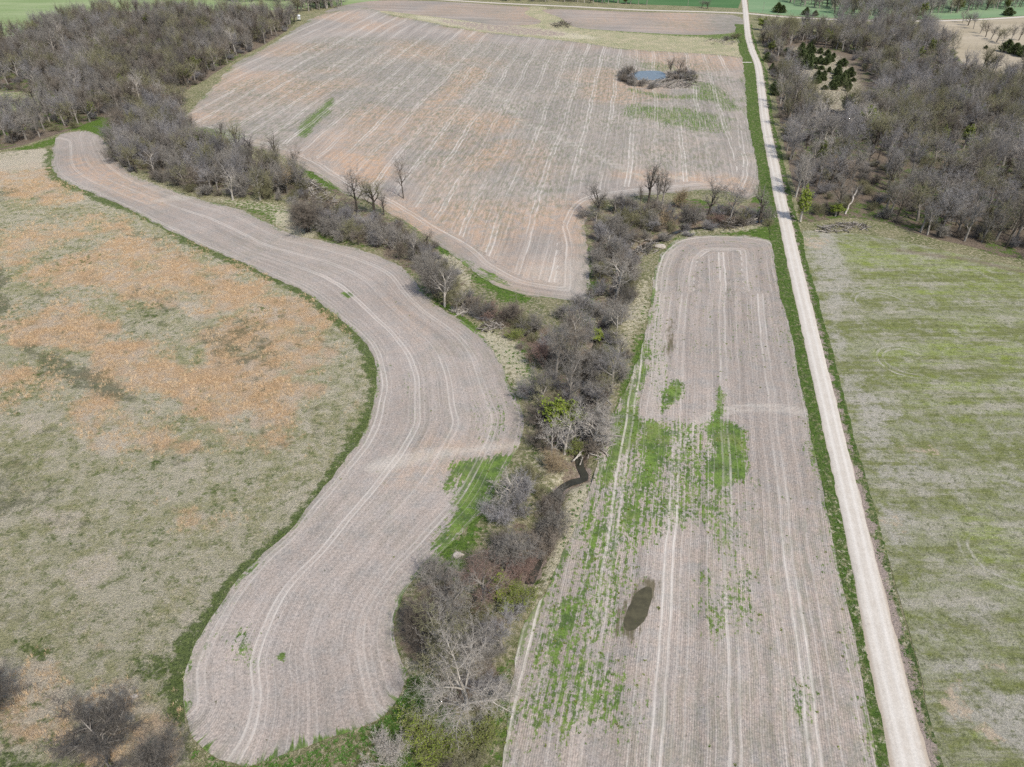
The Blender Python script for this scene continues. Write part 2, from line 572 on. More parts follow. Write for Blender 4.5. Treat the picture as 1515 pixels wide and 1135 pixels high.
# ------------------------------------------------------------------ survey of the place
ROAD_MK = [(1420, 1450), (1385, 1300), (1347, 1135), (1303, 945), (1259, 750), (1215, 560), (1172, 375), (1160, 320), (1153, 288), (1143, 235), (1132, 180), (1126, 130), (1121, 96), (1113, 76), (1107, 55), (1104, 30), (1103, 18), (1101, 0), (1099, -20), (1097, -40)]
ROAD = resample(smooth(W(ROAD_MK), False, 6), 2.0)
CROSS_MK = [(350, -22), (500, -9), (640, -1), (740, 5), (850, 10), (950, 15), (1040, 17.5), (1103, 20), (1160, 25), (1225, 28.5), (1300, 31), (1380, 31), (1450, 29), (1515, 25), (1640, 18)]
CROSS = resample(smooth(W(CROSS_MK), False, 6), 4.0)
LEFT_EDGE = [(80, 214), (78, 250), (100, 270), (170, 300), (240, 335), (290, 360), (370, 395), (450, 432), (500, 470), (540, 507), (557, 548), (553, 592), (536, 645), (500, 695), (460, 745), (425, 790), (392, 817), (352, 858), (322, 902), (292, 952), (275, 995), (273, 1045)]
RIGHT_EDGE = [(150, 203), (166, 228), (192, 256), (235, 275), (285, 292), (310, 299), (350, 308), (400, 332), (430, 347), (470, 355), (520, 366), (560, 379), (602, 402), (640, 447), (700, 487), (732, 522), (757, 577), (776, 615), (770, 655), (750, 690), (722, 745), (672, 800), (622, 848), (592, 890), (583, 930), (590, 972), (602, 1005)]
CURVED = [(90, 199), (125, 194)] + RIGHT_EDGE + [(575, 1052), (520, 1082), (440, 1108), (380, 1132), (325, 1124), (288, 1092)] + LEFT_EDGE[::-1]
STRIP = [(985, 368), (1010, 353), (1060, 348), (1118, 352), (1146, 362), (1155, 400), (1173, 480), (1193, 580), (1206, 650), (1224, 740), (1248, 830), (1268, 930), (1283, 1020), (1300, 1135), (1325, 1300), (700, 1300), (742, 1135), (750, 1060), (766, 960), (780, 915), (815, 862), (842, 800), (862, 750), (880, 700), (904, 625), (932, 560), (955, 500), (966, 420), (974, 385)]
TOP = [(445, 38), (480, 20), (540, 12), (570, 20), (590, 24), (700, 45), (850, 62), (930, 73), (1104, 86), (1110, 120), (1112, 150), (1110, 170), (1124, 230), (1126, 262), (1112, 295), (1060, 282), (1000, 286), (930, 292), (882, 303), (866, 330), (871, 380), (871, 428), (858, 444), (800, 440), (745, 428), (700, 402), (662, 372), (622, 346), (560, 306), (505, 284), (456, 252), (400, 226), (330, 206), (284, 190), (272, 172), (290, 155), (330, 112), (345, 96), (400, 66)]
HAY = [(1186, 347), (1220, 344), (1300, 350), (1400, 372), (1515, 397), (1750, 445), (2000, 1400), (1440, 1400), (1388, 1135), (1362, 1000), (1325, 862), (1292, 760), (1267, 682), (1247, 620), (1226, 520), (1202, 425)]
MEADOW = [(-420, 260), (-100, 240), (0, 226), (40, 222), (76, 222)] + LEFT_EDGE[1:] + [(274, 1100), (285, 1160), (290, 1400), (-900, 1400), (-900, 500)]
CREEK_MK = [(1165, 322), (1130, 324), (1090, 330), (1050, 333), (1008, 338), (980, 350), (950, 362), (925, 385), (915, 420), (900, 460), (885, 500), (872, 540), (862, 590), (858, 640), (858, 682), (866, 703), (845, 710), (828, 722), (818, 745), (815, 770), (806, 800), (795, 830), (782, 862), (765, 900), (740, 950), (720, 1010), (700, 1080), (690, 1180), (680, 1350)]
CREEK = resample(smooth(W(CREEK_MK), False, 6), 1.5)
WEST_CREEK = resample(smooth(W([(285, 170), (320, 235), (400, 270), (470, 300), (540, 335), (600, 362), (650, 400), (690, 450), (750, 475), (800, 510), (860, 560)]), False, 6), 2.0)
LWOOD = [(-500, 10), (-150, 40), (0, 62), (60, 45), (130, 28), (220, 22), (300, 24), (380, 26), (437, 30), (405, 58), (350, 88), (300, 120), (270, 138), (262, 160), (165, 172), (110, 190), (55, 208), (0, 222), (-200, 250), (-600, 280)]
LCLEAR = [(-200, 132), (0, 136), (50, 138), (72, 146), (62, 160), (30, 172), (0, 174), (-200, 185)]
RWOOD = [(1128, 52), (1170, 48), (1222, 46), (1240, 38), (1310, 36), (1368, 38), (1390, 60), (1415, 85), (1440, 104), (1515, 116), (1700, 120), (1900, 420), (1515, 384), (1440, 366), (1370, 350), (1310, 330), (1250, 322), (1190, 328), (1180, 300), (1170, 255), (1160, 215), (1152, 170), (1143, 120), (1134, 85)]
CEDAR_GLADE = [(1160, 78), (1190, 72), (1240, 84), (1262, 118), (1276, 136), (1240, 146), (1205, 148), (1190, 125), (1185, 105), (1168, 96)]

# ------------------------------------------------------------------ materials
M = {}
M['soil_right'] = soil_mat('tilled soil east', C(174, 165, 157), C(156, 149, 142), 12.8, 0.8, row=0.15)
M['soil_curve'] = soil_mat('tilled soil curved', C(176, 167, 159), C(161, 152, 144), 10.5, 0.6, row=0.03, sk=0.26)
M['soil_top'] = soil_mat('tilled soil north', C(180, 168, 157), C(164, 154, 145), 13.2, 0.82, row=0.06, weeds=0.0)
M['soil_far'] = soil_mat('tilled soil far', C(170, 159, 149), C(156, 147, 138), 14.0, 0.3, row=0.0, weeds=0.0)
M['meadow'] = meadow_mat()
M['hay'] = hay_mat()
M['ground'] = grass_mat('rough bank grass', C(186, 176, 148), C(112, 118, 76), C(142, 138, 104), litter=C(118, 104, 90))
M['verge'] = grass_mat('roadside grass', C(158, 154, 116), C(80, 98, 54), C(100, 116, 66), bright=C(100, 124, 56))
M['strip'] = grass_mat('pale grass strip', C(204, 192, 162), C(150, 154, 114), C(186, 176, 144))
M['litter'] = grass_mat('woodland floor', C(140, 126, 112), C(116, 106, 92), C(132, 120, 104), litter=C(112, 98, 86))
M['gravel'] = gravel_mat()
M['pond'] = water_mat('pond water', (0.13, 0.15, 0.16, 1), 0.12)
M['creekw'] = water_mat('creek water', (0.035, 0.034, 0.026, 1), 0.12)
M['puddle'] = water_mat('muddy puddle', (0.070, 0.062, 0.034, 1), 0.35)
M['crop_green'] = crop_mat('winter wheat', C(80, 116, 72), C(94, 126, 82))
M['crop_pale'] = crop_mat('pale pasture', C(140, 162, 124), C(122, 152, 112))
M['crop_yellow'] = crop_mat('spring pasture', C(160, 172, 128), C(136, 156, 104))
M['crop_tan'] = crop_mat('bleached pasture', C(190, 178, 156), C(172, 160, 136))
M['bark_dark'] = wood_mat('dark bark', C(104, 96, 86), C(74, 68, 60))
M['bark_grey'] = wood_mat('grey bark', C(174, 167, 157), C(132, 125, 116), vary=0.4)
M['bark_pale'] = wood_mat('pale bark', C(204, 197, 186), C(162, 154, 143))
for nm, a, b in (('grey', (160, 154, 145), (132, 127, 118)), ('violet', (162, 158, 156), (134, 131, 129)), ('brown', (146, 136, 123), (118, 109, 98)),
                 ('olive', (154, 150, 116), (124, 121, 92)), ('dusk', (132, 126, 118), (106, 101, 94)), ('pale', (192, 185, 175), (158, 151, 142)), ('red', (156, 132, 120), (128, 108, 98)), ('tan', (186, 166, 134), (158, 142, 114))):
    M['twig_' + nm] = wood_mat(nm + ' twigs', C(*a), C(*b), vary=0.5)
M['leaf_lime'] = leaf_mat('lime buds', C(150, 164, 62), C(118, 136, 54))
M['leaf_olive'] = leaf_mat('olive buds', C(132, 142, 66), C(106, 116, 54))
M['leaf_cedar'] = leaf_mat('cedar needles', C(112, 122, 78), C(80, 94, 58))
M['leaf_weed'] = leaf_mat('field weeds', C(88, 116, 46), C(116, 146, 60))
M['leaf_dark'] = leaf_mat('dark herb leaves', C(70, 104, 44), C(92, 128, 54))
M['blade_tan'] = leaf_mat('broomsedge blades', C(226, 200, 164), C(210, 186, 152))
M['blade_pale'] = leaf_mat('bleached blades', C(212, 202, 174), C(188, 178, 148))
M['blade_green'] = leaf_mat('grass blades', C(98, 116, 56), C(126, 138, 82))
M['white'] = leaf_mat('white sheet metal', C(236, 238, 238), C(226, 229, 230))
M['darkmetal'] = wood_mat('dark steel', C(60, 60, 60), C(48, 48, 48))
M['glassy'] = water_mat('dark window', (0.02, 0.025, 0.03, 1), 0.1)
M['pole'] = wood_mat('weathered pole', C(176, 168, 156), C(150, 142, 132))
M['rock'] = wood_mat('pale rock', C(206, 196, 182), C(178, 168, 154))

# ------------------------------------------------------------------ ground
def axis(segs):
    out = [segs[0][0]]
    for a, b, s in segs:
        n = max(1, int(round((b - a) / s)))
        out += list(np.linspace(a, b, n + 1)[1:])
    return np.array(out)
gx = axis([(-9000, -1500, 1500), (-1500, -700, 80), (-700, -260, 6), (-260, -70, 2.6), (-70, 120, 1.2), (120, 260, 2.6), (260, 700, 6), (700, 1500, 80), (1500, 9000, 1500)])
gy = axis([(-3000, -200, 700), (-200, 30, 23), (30, 330, 1.2), (330, 480, 2.4), (480, 1050, 6), (1050, 1500, 45), (1500, 12000, 1500)])
X, Y = np.meshgrid(gx, gy)
Q = np.column_stack([X.ravel(), Y.ravel()])
near = (np.abs(Q[:, 0]) < 300) & (Q[:, 1] > 40) & (Q[:, 1] < 400)
dc = np.full(len(Q), 1e3); dwc = np.full(len(Q), 1e3)
dc[near] = pdist(CREEK[::2], Q[near]); dwc[near] = pdist(WEST_CREEK[::2], Q[near])
wob = fbm(Q, 0.15, 21)
depth = 1.5 * (1 - sstep(dc, 0.7, 2.2 + 1.4 * wob)) + 0.9 * (1 - sstep(dwc, 1.0, 4.0))
inroad = np.zeros(len(Q)); inroad[near] = 1 - sstep(pdist(ROAD[::3], Q[near]), 4, 7)
depth *= 1 - inroad
depth *= sstep(Q[:, 1], W1(790, 868)[1] - 3, W1(790, 845)[1])
Z = -depth + (fbm(Q, 0.3, 8) - 0.6) * 0.35 * np.exp(-np.minimum(dc, dwc) / 25)
Z = np.minimum(Z, 0.0)
nxg, nyg = len(gx), len(gy)
ii = np.arange((nyg - 1) * (nxg - 1))
r0 = ii // (nxg - 1) * nxg + ii % (nxg - 1)
F = np.column_stack([r0, r0 + 1, r0 + 1 + nxg, r0 + nxg])
gme = tri_mesh('ground', np.column_stack([Q, Z]), F, M['ground'])
rip_green = [([(750, 520), (780, 500), (800, 560), (790, 600), (765, 560)], .75, 3), ([(735, 520), (752, 560), (780, 605), (765, 590), (740, 545)], .95, 1.5),
             ([(640, 445), (700, 490), (735, 525), (760, 580), (780, 612), (770, 600), (740, 540), (700, 478), (660, 445)], .9, 1.6),
             ([(930, 540), (965, 470), (962, 520), (955, 560), (930, 620), (905, 640)], .95, 2), ([(852, 440), (880, 430), (885, 470), (860, 480)], .8, 2.5),
             ([(640, 355), (660, 350), (668, 375), (655, 378)], .95, 1.5), ([(690, 385), (720, 400), (790, 440), (760, 450), (700, 420)], .7, 3),
             ([(1000, 352), (1060, 345), (1150, 335), (1150, 365), (1120, 352), (1040, 346), (1000, 356)], .75, 3), ([(1005, 295), (1060, 300), (1040, 315), (1010, 312)], .9, 3),
             ([(1110, 300), (1115, 275), (1150, 310), (1150, 330), (1120, 315)], .8, 3), ([(870, 370), (885, 370), (880, 450), (868, 440)], .85, 2),
             ([(640, 810), (700, 790), (690, 850), (640, 850)], .7, 2), ([(690, 780), (760, 690), (745, 740), (700, 800)], .7, 3),
             ([(290, 1090), (330, 1125), (440, 1110), (520, 1085), (600, 1010), (640, 1030), (560, 1110), (440, 1160), (300, 1160)], .42, 2),
             ([(600, 1000), (660, 1000), (670, 1135), (540, 1135)], .7, 3), ([(730, 1000), (760, 960), (750, 1135), (710, 1135)], .7, 2.5),
             ([(270, 195), (280, 180), (320, 200), (310, 215)], .9, 3), ([(430, 345), (600, 390), (650, 450), (630, 440), (560, 370), (470, 345)], .5, 3),
             ([(330, 296), (420, 306), (430, 345), (380, 322)], .55, 3), ([(455, 245), (500, 280), (490, 285), (450, 258)], .8, 2.5),
             ([(90, 195), (160, 170), (170, 200), (150, 203), (120, 192)], .85, 3), ([(-50, 240), (60, 210), (100, 195), (80, 215), (0, 228)], .7, 3),
             ([(780, 850), (850, 740), (880, 700), (850, 800), (790, 900)], .42, 2.5), ([(905, 640), (940, 560), (960, 480), (955, 430), (935, 500), (915, 580)], .5, 3), ([(640, 180), (640, 181), (641, 181)], 0, 1)]
rip_pale = [([(700, 490), (760, 500), (790, 540), (790, 590), (775, 600), (740, 545)], .62, 3), ([(935, 430), (965, 400), (960, 470), (930, 520), (900, 600), (905, 500)], .55, 3),
            ([(845, 720), (872, 700), (850, 760), (800, 870), (780, 900), (790, 860), (815, 800), (835, 750)], .75, 2), ([(850, 715), (885, 700), (866, 760), (845, 810), (815, 870), (780, 925), (785, 880), (812, 820), (836, 760)], .7, 2), ([(770, 680), (840, 660), (850, 700), (780, 730)], .45, 3),
            ([(640, 380), (680, 380), (700, 420), (650, 430)], .6, 3), ([(400, 315), (440, 318), (470, 350), (420, 345)], .7, 2), ([(310, 290), (380, 296), (430, 306), (430, 330), (380, 315), (320, 300)], .45, 3), ([(980, 345), (1060, 335), (1150, 325), (1100, 345)], .45, 2.5),
            ([(190, 250), (260, 280), (310, 300), (270, 290), (200, 262)], .6, 2), ([(840, 445), (900, 440), (900, 500), (850, 500)], .5, 3), ([(570, 990), (610, 960), (620, 1000), (590, 1040)], .5, 2)]
rip_lit = [([(430, 290), (470, 270), (650, 370), (700, 440), (800, 480), (900, 520), (900, 640), (840, 720), (790, 640), (780, 520), (640, 440), (560, 380)], .6, 5),
           ([(170, 185), (265, 165), (300, 205), (410, 248), (440, 275), (420, 290), (300, 280), (195, 250)], .6, 4), ([(600, 860), (700, 820), (800, 740), (830, 720), (830, 790), (770, 880), (750, 1000), (700, 1080), (620, 1010), (590, 930)], .6, 4),
           ([(880, 310), (1150, 300), (1150, 330), (1000, 345), (940, 400), (920, 470), (880, 440)], .55, 4)]
fr = near | ((Q[:, 1] > 30) & (Q[:, 1] < 1100) & (np.abs(Q[:, 0]) < 700))
att = {k: np.zeros(len(Q)) for k in ('green', 'pale', 'litter', 'dirt')}
att['green'][fr] = np.maximum(paint(Q[fr], rip_green, 0.8), 0.16)
att['pale'][fr] = np.maximum(paint(Q[fr], rip_pale, 0.8), 0.1)
att['litter'][fr] = paint(Q[fr], rip_lit, 0.8)
att['dirt'] = np.maximum(att['dirt'], 0.8 * sstep(depth, 0.5, 1.2))
for k, v in att.items():
    set_attr(gme, k, v)
gme.polygons.foreach_set('use_smooth', np.ones(len(gme.polygons), bool))
ground = tag(link('ground', gme), kind='structure')

def zero(*ks):
    return lambda q: {k: np.zeros(len(q)) for k in ks}

# woodland floors
def floor_att(q, gl=0.12):
    return {'green': np.where(fbm(q, 0.035, 3) > 0.50, 0.6, gl), 'pale': np.full(len(q), .12), 'litter': np.full(len(q), .5), 'dirt': np.zeros(len(q))}
def rfloor_att(q):
    a = floor_att(q)
    a['green'] = np.maximum(a['green'], paint(q, [([(1180, 330), (1250, 322), (1310, 330), (1370, 350), (1330, 300), (1270, 280), (1320, 240), (1400, 260), (1380, 320)], .55, 8)]))
    gl = paint(q, [([(1160, 74), (1195, 68), (1245, 82), (1275, 116), (1285, 146), (1260, 168), (1215, 170), (1192, 145), (1176, 105)], 1.0, 8)])
    a['pale'] = np.maximum(a['pale'], gl * 0.5)
    a['green'] = np.maximum(a['green'] * (1 - gl), gl * 0.25)
    a['litter'] = a['litter'] * (1 - gl)
    return a
sheet('woodland_floor', LWOOD, 0.02, M['litter'], floor_att, coarse=1.6)
sheet('woodland_floor', RWOOD, 0.02, M['litter'], rfloor_att, coarse=1.4)

# far land
sheet('pasture', [(-700, -5), (-100, 30), (0, 55), (60, 40), (130, 22), (220, 16), (430, 14), (600, -8), (600, -40), (-700, -40)], 0.03, M['crop_yellow'], zero('green'), coarse=3, jit=0.3)
sheet('pasture', LCLEAR, 0.05, M['strip'], lambda q: {'green': np.full(len(q), .45), 'pale': np.full(len(q), .2), 'dirt': np.full(len(q), .15)}, coarse=1.6)
sheet('wheat_field', [(880, 3), (960, 7), (1040, 10), (1092, 12.5), (1096, 2), (1094, -40), (820, -40)], 0.03, M['crop_green'], zero('green'), coarse=3, jit=0.15, rnd=False)
sheet('pasture', [(1108, 18), (1160, 23), (1225, 26.5), (1300, 29), (1380, 29), (1450, 27), (1640, 16), (1640, -40), (1104, -40)], 0.03, M['crop_pale'], zero('green'), coarse=3, jit=0.15, rnd=False)
sheet('bleached_pasture', [(1376, 34), (1450, 31), (1640, 22), (1700, 118), (1515, 114), (1440, 102), (1415, 82), (1392, 58)], 0.03, M['crop_tan'], zero('green'), coarse=3, jit=0.3)
def far_att(q):
    a = W1(930, 40)
    return {'u': (q[:, 1] - a[1]) * 0.8 + q[:, 0] * 0.15, 'v': q[:, 0], 'green': np.zeros(len(q)), 'tint': np.clip(fbm(q, 0.02, 4) * 2 - 0.6, 0, 0.8), 'tan': np.clip(fbm(q, 0.013, 7) * 2 - 0.9, 0, 0.6), 'pale': np.zeros(len(q)), 'wet': np.zeros(len(q))}
sheet('tilled_field', [(480, 18), (545, 2), (640, 2), (740, 8), (783, 12), (776, 20), (798, 30), (792, 36), (740, 38), (690, 31), (600, 20), (560, 16)], 0.04, M['soil_far'], far_att, coarse=1.5, jit=0.4)
sheet('tilled_field', [(808, 14), (940, 18), (1085, 22.5), (1093, 44), (1060, 51), (1000, 51), (900, 45), (850, 40), (830, 27)], 0.04, M['soil_far'], far_att, coarse=1.5, jit=0.4)
def strip_att(q):
    return {'green': np.maximum(paint(q, [([(770, 10), (800, 12), (830, 28), (860, 42), (1000, 54), (1098, 60), (1098, 48), (1000, 48), (860, 38), (825, 14)], .7, 10), ([(560, 18), (600, 24), (700, 44), (930, 72), (930, 66), (700, 38)], .35, 6)]), .2), 'pale': np.maximum(paint(q, [([(600, 22), (700, 32), (850, 48), (880, 60), (700, 44)], .7, 8)]), .3),
            'dirt': paint(q, [([(640, 28), (760, 38), (850, 50), (800, 54), (700, 44)], .6, 8)])}
sheet('grass_strip', [(560, 10), (600, 16), (690, 26), (740, 33), (780, 12), (800, 10), (830, 20), (860, 36), (1000, 46), (1098, 46), (1108, 75), (1108, 92), (1000, 82), (930, 77), (850, 66), (700, 49), (590, 28), (562, 20)], 0.03, M['strip'], strip_att, coarse=1.4)

# big northern field
DT = np.array([math.sin(R(8.6)), math.cos(R(8.6))])
def top_att(q):
    nz = fbm(q, 0.02, 2) * 3
    o = W1(842, 64)
    rel = q - o
    u = rel @ np.array([DT[1], -DT[0]]) + nz
    v = rel @ DT
    # rows bend round at the southern headland
    loop = W([(757, 330), (762, 370), (790, 405), (840, 425), (862, 400), (866, 330)])
    dh = sd(smooth(W(TOP), True, 5), q)
    hl = (1 - sstep(dh, 7, 15)) * (q[:, 1] < 420)
    u = np.where(hl > 0.5, dh + 9.2 + 2.0 * fbm(q, 0.05, 14), u)
    pond = np.hypot((q[:, 0] - PONDC[0]) / 1.25, (q[:, 1] - PONDC[1]))
    green = paint(q, [([(918, 155), (1000, 156), (1066, 166), (1086, 188), (1030, 196), (960, 182), (920, 172)], .58, 12), ([(493, 143), (470, 160), (444, 186), (440, 203), (455, 200), (480, 178), (494, 156)], .75, 4), ([(1095, 90), (1110, 100), (1115, 165), (1128, 240), (1118, 235), (1100, 160)], .5, 4),
                      ([(285, 190), (320, 190), (360, 200), (350, 212), (300, 205)], .6, 5), ([(560, 300), (660, 372), (740, 425), (720, 425), (650, 385), (600, 345)], .35, 3), ([(690, 385), (720, 395), (780, 430), (750, 428), (700, 405)], .7, 3),
                      ([(930, 130), (1000, 140), (1050, 130), (1090, 160), (1040, 150), (960, 145)], .6, 6), ([(940, 95), (980, 92), (1010, 105), (960, 105)], .5, 5), ([(1010, 120), (1060, 125), (1100, 165), (1060, 160)], .55, 5), ([(310, 100), (370, 85), (330, 110), (300, 125)], .45, 4), ([(700, 400), (705, 280), (760, 240), (740, 300), (720, 380)], .16, 5)], 0.9)
    tint = np.maximum(paint(q, [([(440, 60), (700, 60), (900, 80), (1080, 100), (1090, 240), (900, 260), (780, 340), (640, 330), (560, 180), (400, 190)], .75, 20), ([(300, 190), (330, 130), (440, 110), (440, 210), (380, 220)], .75, 8), ([(500, 160), (560, 140), (600, 200), (540, 240)], .6, 10)], 1.0), 0.1) * (0.5 + fbm(q, 0.05, 13))
    tan = paint(q, [([(690, 100), (720, 108), (690, 135), (640, 165), (600, 205), (560, 245), (545, 240), (600, 180), (650, 140)], .85, 8), ([(680, 175), (730, 168), (770, 180), (740, 195), (700, 200)], .8, 7), ([(720, 215), (770, 210), (750, 240), (700, 255), (690, 240)], .75, 7),
                    ([(485, 225), (560, 230), (585, 255), (545, 275), (500, 255)], .95, 6), ([(910, 262), (1000, 268), (1110, 285), (1100, 262), (1000, 255), (930, 250)], .7, 6), ([(870, 110), (920, 115), (930, 150), (880, 150)], .35, 6), ([(760, 240), (800, 270), (830, 250), (800, 210)], .4, 8), ([(620, 250), (700, 225), (690, 300), (640, 310)], .35, 8)], 0.9)
    tan = np.maximum(tan * 0.9, 0.6 * sstep(fbm(q, 0.02, 31), .42, .75))
    fg = np.exp(-np.maximum(dh, 0) / np.clip(q[:, 1] / 90, 2.6, 9))
    green = np.maximum(green, 0.95 * fg * fbm(q, 0.09, 44)); tint = np.maximum(tint, 0.9 * fg)
    # a farm track cutting across the rows
    tl = smooth(W([(590, 70), (660, 100), (720, 130), (755, 160), (772, 180), (830, 205), (900, 240), (950, 262), (1020, 262)]), False, 6)
    d = pdist(tl, q)
    pale = np.maximum(0.55 * np.exp(-((d - 1.2) / 0.7) ** 2), paint(q, [([(775, 400), (860, 380), (868, 330), (880, 305), (890, 310), (870, 440), (820, 430)], .3, 4)]))
    wet = 0.5 * sstep(-np.abs(pond - 23), -6, 0)
    return {'u': u, 'v': v, 'green': green, 'tint': tint, 'tan': tan, 'pale': pale, 'wet': wet * 0.4}
PONDC = W1(960, 114)
sheet('tilled_field', TOP, 0.04, M['soil_top'], top_att, jit=1.0)

# curved field
LW, RW = resample(smooth(W(LEFT_EDGE), False, 6), 2.0), resample(smooth(W(RIGHT_EDGE), False, 6), 2.0)
CURVED_W = smooth(W(CURVED), True, 5)
def curve_att(q):
    dl, al = pdist(LW, q, arc=True)
    dr = pdist(RW, q)
    tt = dl / np.maximum(dl + dr, 0.1)
    bl = np.clip((dl + dr) / 44.0, 0.75, 1.05)
    u = tt * 42.0 + 1.5 * fbm(q, 0.03, 6)
    dh = sd(CURVED_W, q)
    fg = np.exp(-np.maximum(dh, 0) / 1.8)
    green = paint(q, [([(672, 688), (752, 678), (742, 720), (705, 775), (655, 812), (640, 800), (668, 765), (690, 720)], .8, 4), ([(655, 712), (676, 690), (676, 705), (660, 728)], .6, 1.5), ([(590, 560), (615, 560), (620, 640), (600, 660)], .28, 4), ([(700, 600), (730, 570), (765, 620), (740, 660), (700, 660)], .3, 3),
                      ([(345, 930), (380, 940), (400, 985), (350, 1000)], .4, 3), ([(275, 1000), (292, 950), (320, 905), (335, 905), (300, 980), (290, 1000)], .3, 2), ([(570, 830), (640, 790), (600, 850), (590, 890)], .25, 3), ([(408, 968), (422, 966), (422, 978), (410, 980)], 1.0, .5),
                      ([(505, 432), (522, 434), (520, 441), (508, 440)], .8, .8), ([(640, 660), (680, 645), (660, 690)], .12, 3), ([(520, 600), (545, 610), (540, 640), (520, 640)], 0.1, 3), ([(440, 1095), (520, 1070), (575, 1040), (600, 1000), (600, 1020), (540, 1090), (440, 1120)], .45, 2)], 0.8)
    green = np.maximum(green, 0.95 * fg * fbm(q, 0.16, 45) * np.where(dl < dr, 0.8, 1.0))
    tan = paint(q, [([(640, 640), (760, 655), (740, 690), (640, 720), (560, 720)], .35, 5), ([(100, 230), (160, 240), (250, 300), (200, 300), (110, 260)], .55, 5), ([(560, 440), (620, 520), (640, 470)], .25, 5)])
    return {'u': u, 'v': al, 'green': green, 'tan': np.maximum(tan, 0.12), 'pale': paint(q, [([(540, 690), (600, 670), (770, 655), (760, 662), (640, 680), (560, 700)], .5, 1.2), ([(280, 285), (300, 292), (220, 300)], .4, 1.5)]), 'tint': np.maximum(0.6 * fg, 0.45 * fbm(q, 0.06, 3) * sstep(fbm(q, 0.025, 9), .45, .65)), 'wet': np.zeros(len(q))}
sheet('tilled_field', CURVED, 0.045, M['soil_curve'], curve_att, jit=0.9)

# strip field beside the road
DS = np.array([math.sin(R(12.9)), math.cos(R(12.9))])
PUD1 = ell(944, 901, 15, 36, 27, 18)
PUD2 = [(989, 466), (996, 480), (1003, 500), (999, 520), (990, 516), (985, 490)]
def strip_field_att(q):
    o = W1(1092, 750)
    rel = q - o
    u = rel @ np.array([DS[1], -DS[0]]) + 13 * 12.8 - 0.5 * 12.8 + 1.2 * fbm(q, 0.01, 3)
    v = rel @ DS
    dh = sd(smooth(W(STRIP), True, 5), q)
    hl = (q[:, 1] > 205) & (dh < 12)
    k = sstep(q[:, 1], 205, 232)
    u = np.where((k > 0.5) & (dh < 15) & (q[:, 0] < 105), dh + 4.2, u)
    green = paint(q, [([(955, 498), (963, 540), (952, 600), (932, 660), (908, 720), (884, 772), (862, 802), (872, 740), (897, 670), (912, 615), (935, 555)], .82, 3), ([(958, 628), (986, 640), (982, 690), (962, 742), (936, 772), (920, 770), (942, 700)], .72, 3),
                      ([(1058, 574), (1074, 578), (1073, 612), (1056, 616)], .8, 2), ([(1048, 625), (1097, 630), (1112, 670), (1096, 715), (1060, 722), (1048, 690)], .74, 3), ([(998, 688), (1050, 685), (1050, 722), (988, 726)], .52, 3), ([(1010, 640), (1040, 650), (1040, 690), (1005, 690)], .5, 3),
                      ([(862, 795), (902, 760), (898, 805), (866, 882), (848, 892)], .66, 3), ([(820, 890), (846, 880), (852, 920), (836, 976), (800, 988)], .62, 3), ([(782, 905), (812, 872), (803, 932), (775, 955)], .6, 2.5), ([(970, 600), (1002, 562), (1010, 585), (985, 612)], .7, 2.5),
                      ([(880, 690), (950, 620), (1050, 640), (1112, 730), (1060, 790), (1000, 780), (935, 870), (890, 1010), (830, 1080), (770, 1060), (775, 920), (820, 840)], .49, 7),
                      ([(866, 1018), (890, 1024), (890, 1044), (866, 1042)], .7, 1.5), ([(1172, 1010), (1190, 1000), (1198, 1070), (1180, 1070)], .46, 2.5), ([(750, 990), (920, 950), (940, 1090), (750, 1125)], .46, 6), ([(1190, 600), (1212, 650), (1262, 880), (1305, 1135), (1280, 1130), (1238, 900), (1190, 680)], .44, 3), ([(1045, 760), (1095, 760), (1120, 920), (1050, 920)], .42, 5), ([(955, 410), (978, 410), (990, 570), (955, 570)], .34, 3), ([(1160, 420), (1200, 600), (1190, 640), (1150, 480)], .26, 3), ([(960, 380), (1150, 360), (1160, 520), (960, 520)], .2, 6)], 1.0)
    fg = np.exp(-np.maximum(dh, 0) / 2.0)
    green = np.maximum(green, 1.0 * fg * fbm(q, 0.16, 46))
    wet = paint(q, [(ell(944, 902, 20, 48, 28), .85, 3), (ell(993, 493, 8, 40, 10), .62, 2.5), ([(900, 960), (930, 945), (890, 1080), (870, 1135), (850, 1135)], .3, 3), (ell(1080, 430, 18, 26), .3, 4)])
    # a turning track crossing the rows
    t1 = smooth(W([(1195, 612), (1150, 604), (1100, 604), (1060, 612), (1030, 630), (1010, 660)]), False, 5)
    d = pdist(t1, q)
    pale = 0.5 * np.exp(-((d - 0.9) / 0.7) ** 2)
    pale = np.maximum(pale, paint(q, [([(975, 400), (985, 375), (1000, 365), (985, 420), (980, 560), (960, 640), (965, 500)], .35, 2)]))
    return {'u': u, 'v': v, 'green': green, 'tan': 0.12 + 0.1 * fbm(q, 0.02, 5), 'pale': pale, 'tint': np.maximum(0.6 * fg, 0.4 * sstep(fbm(q, 0.02, 4), .4, .7)), 'wet': wet}
sheet('tilled_field', STRIP, 0.045, M['soil_right'], strip_field_att, jit=1.0)

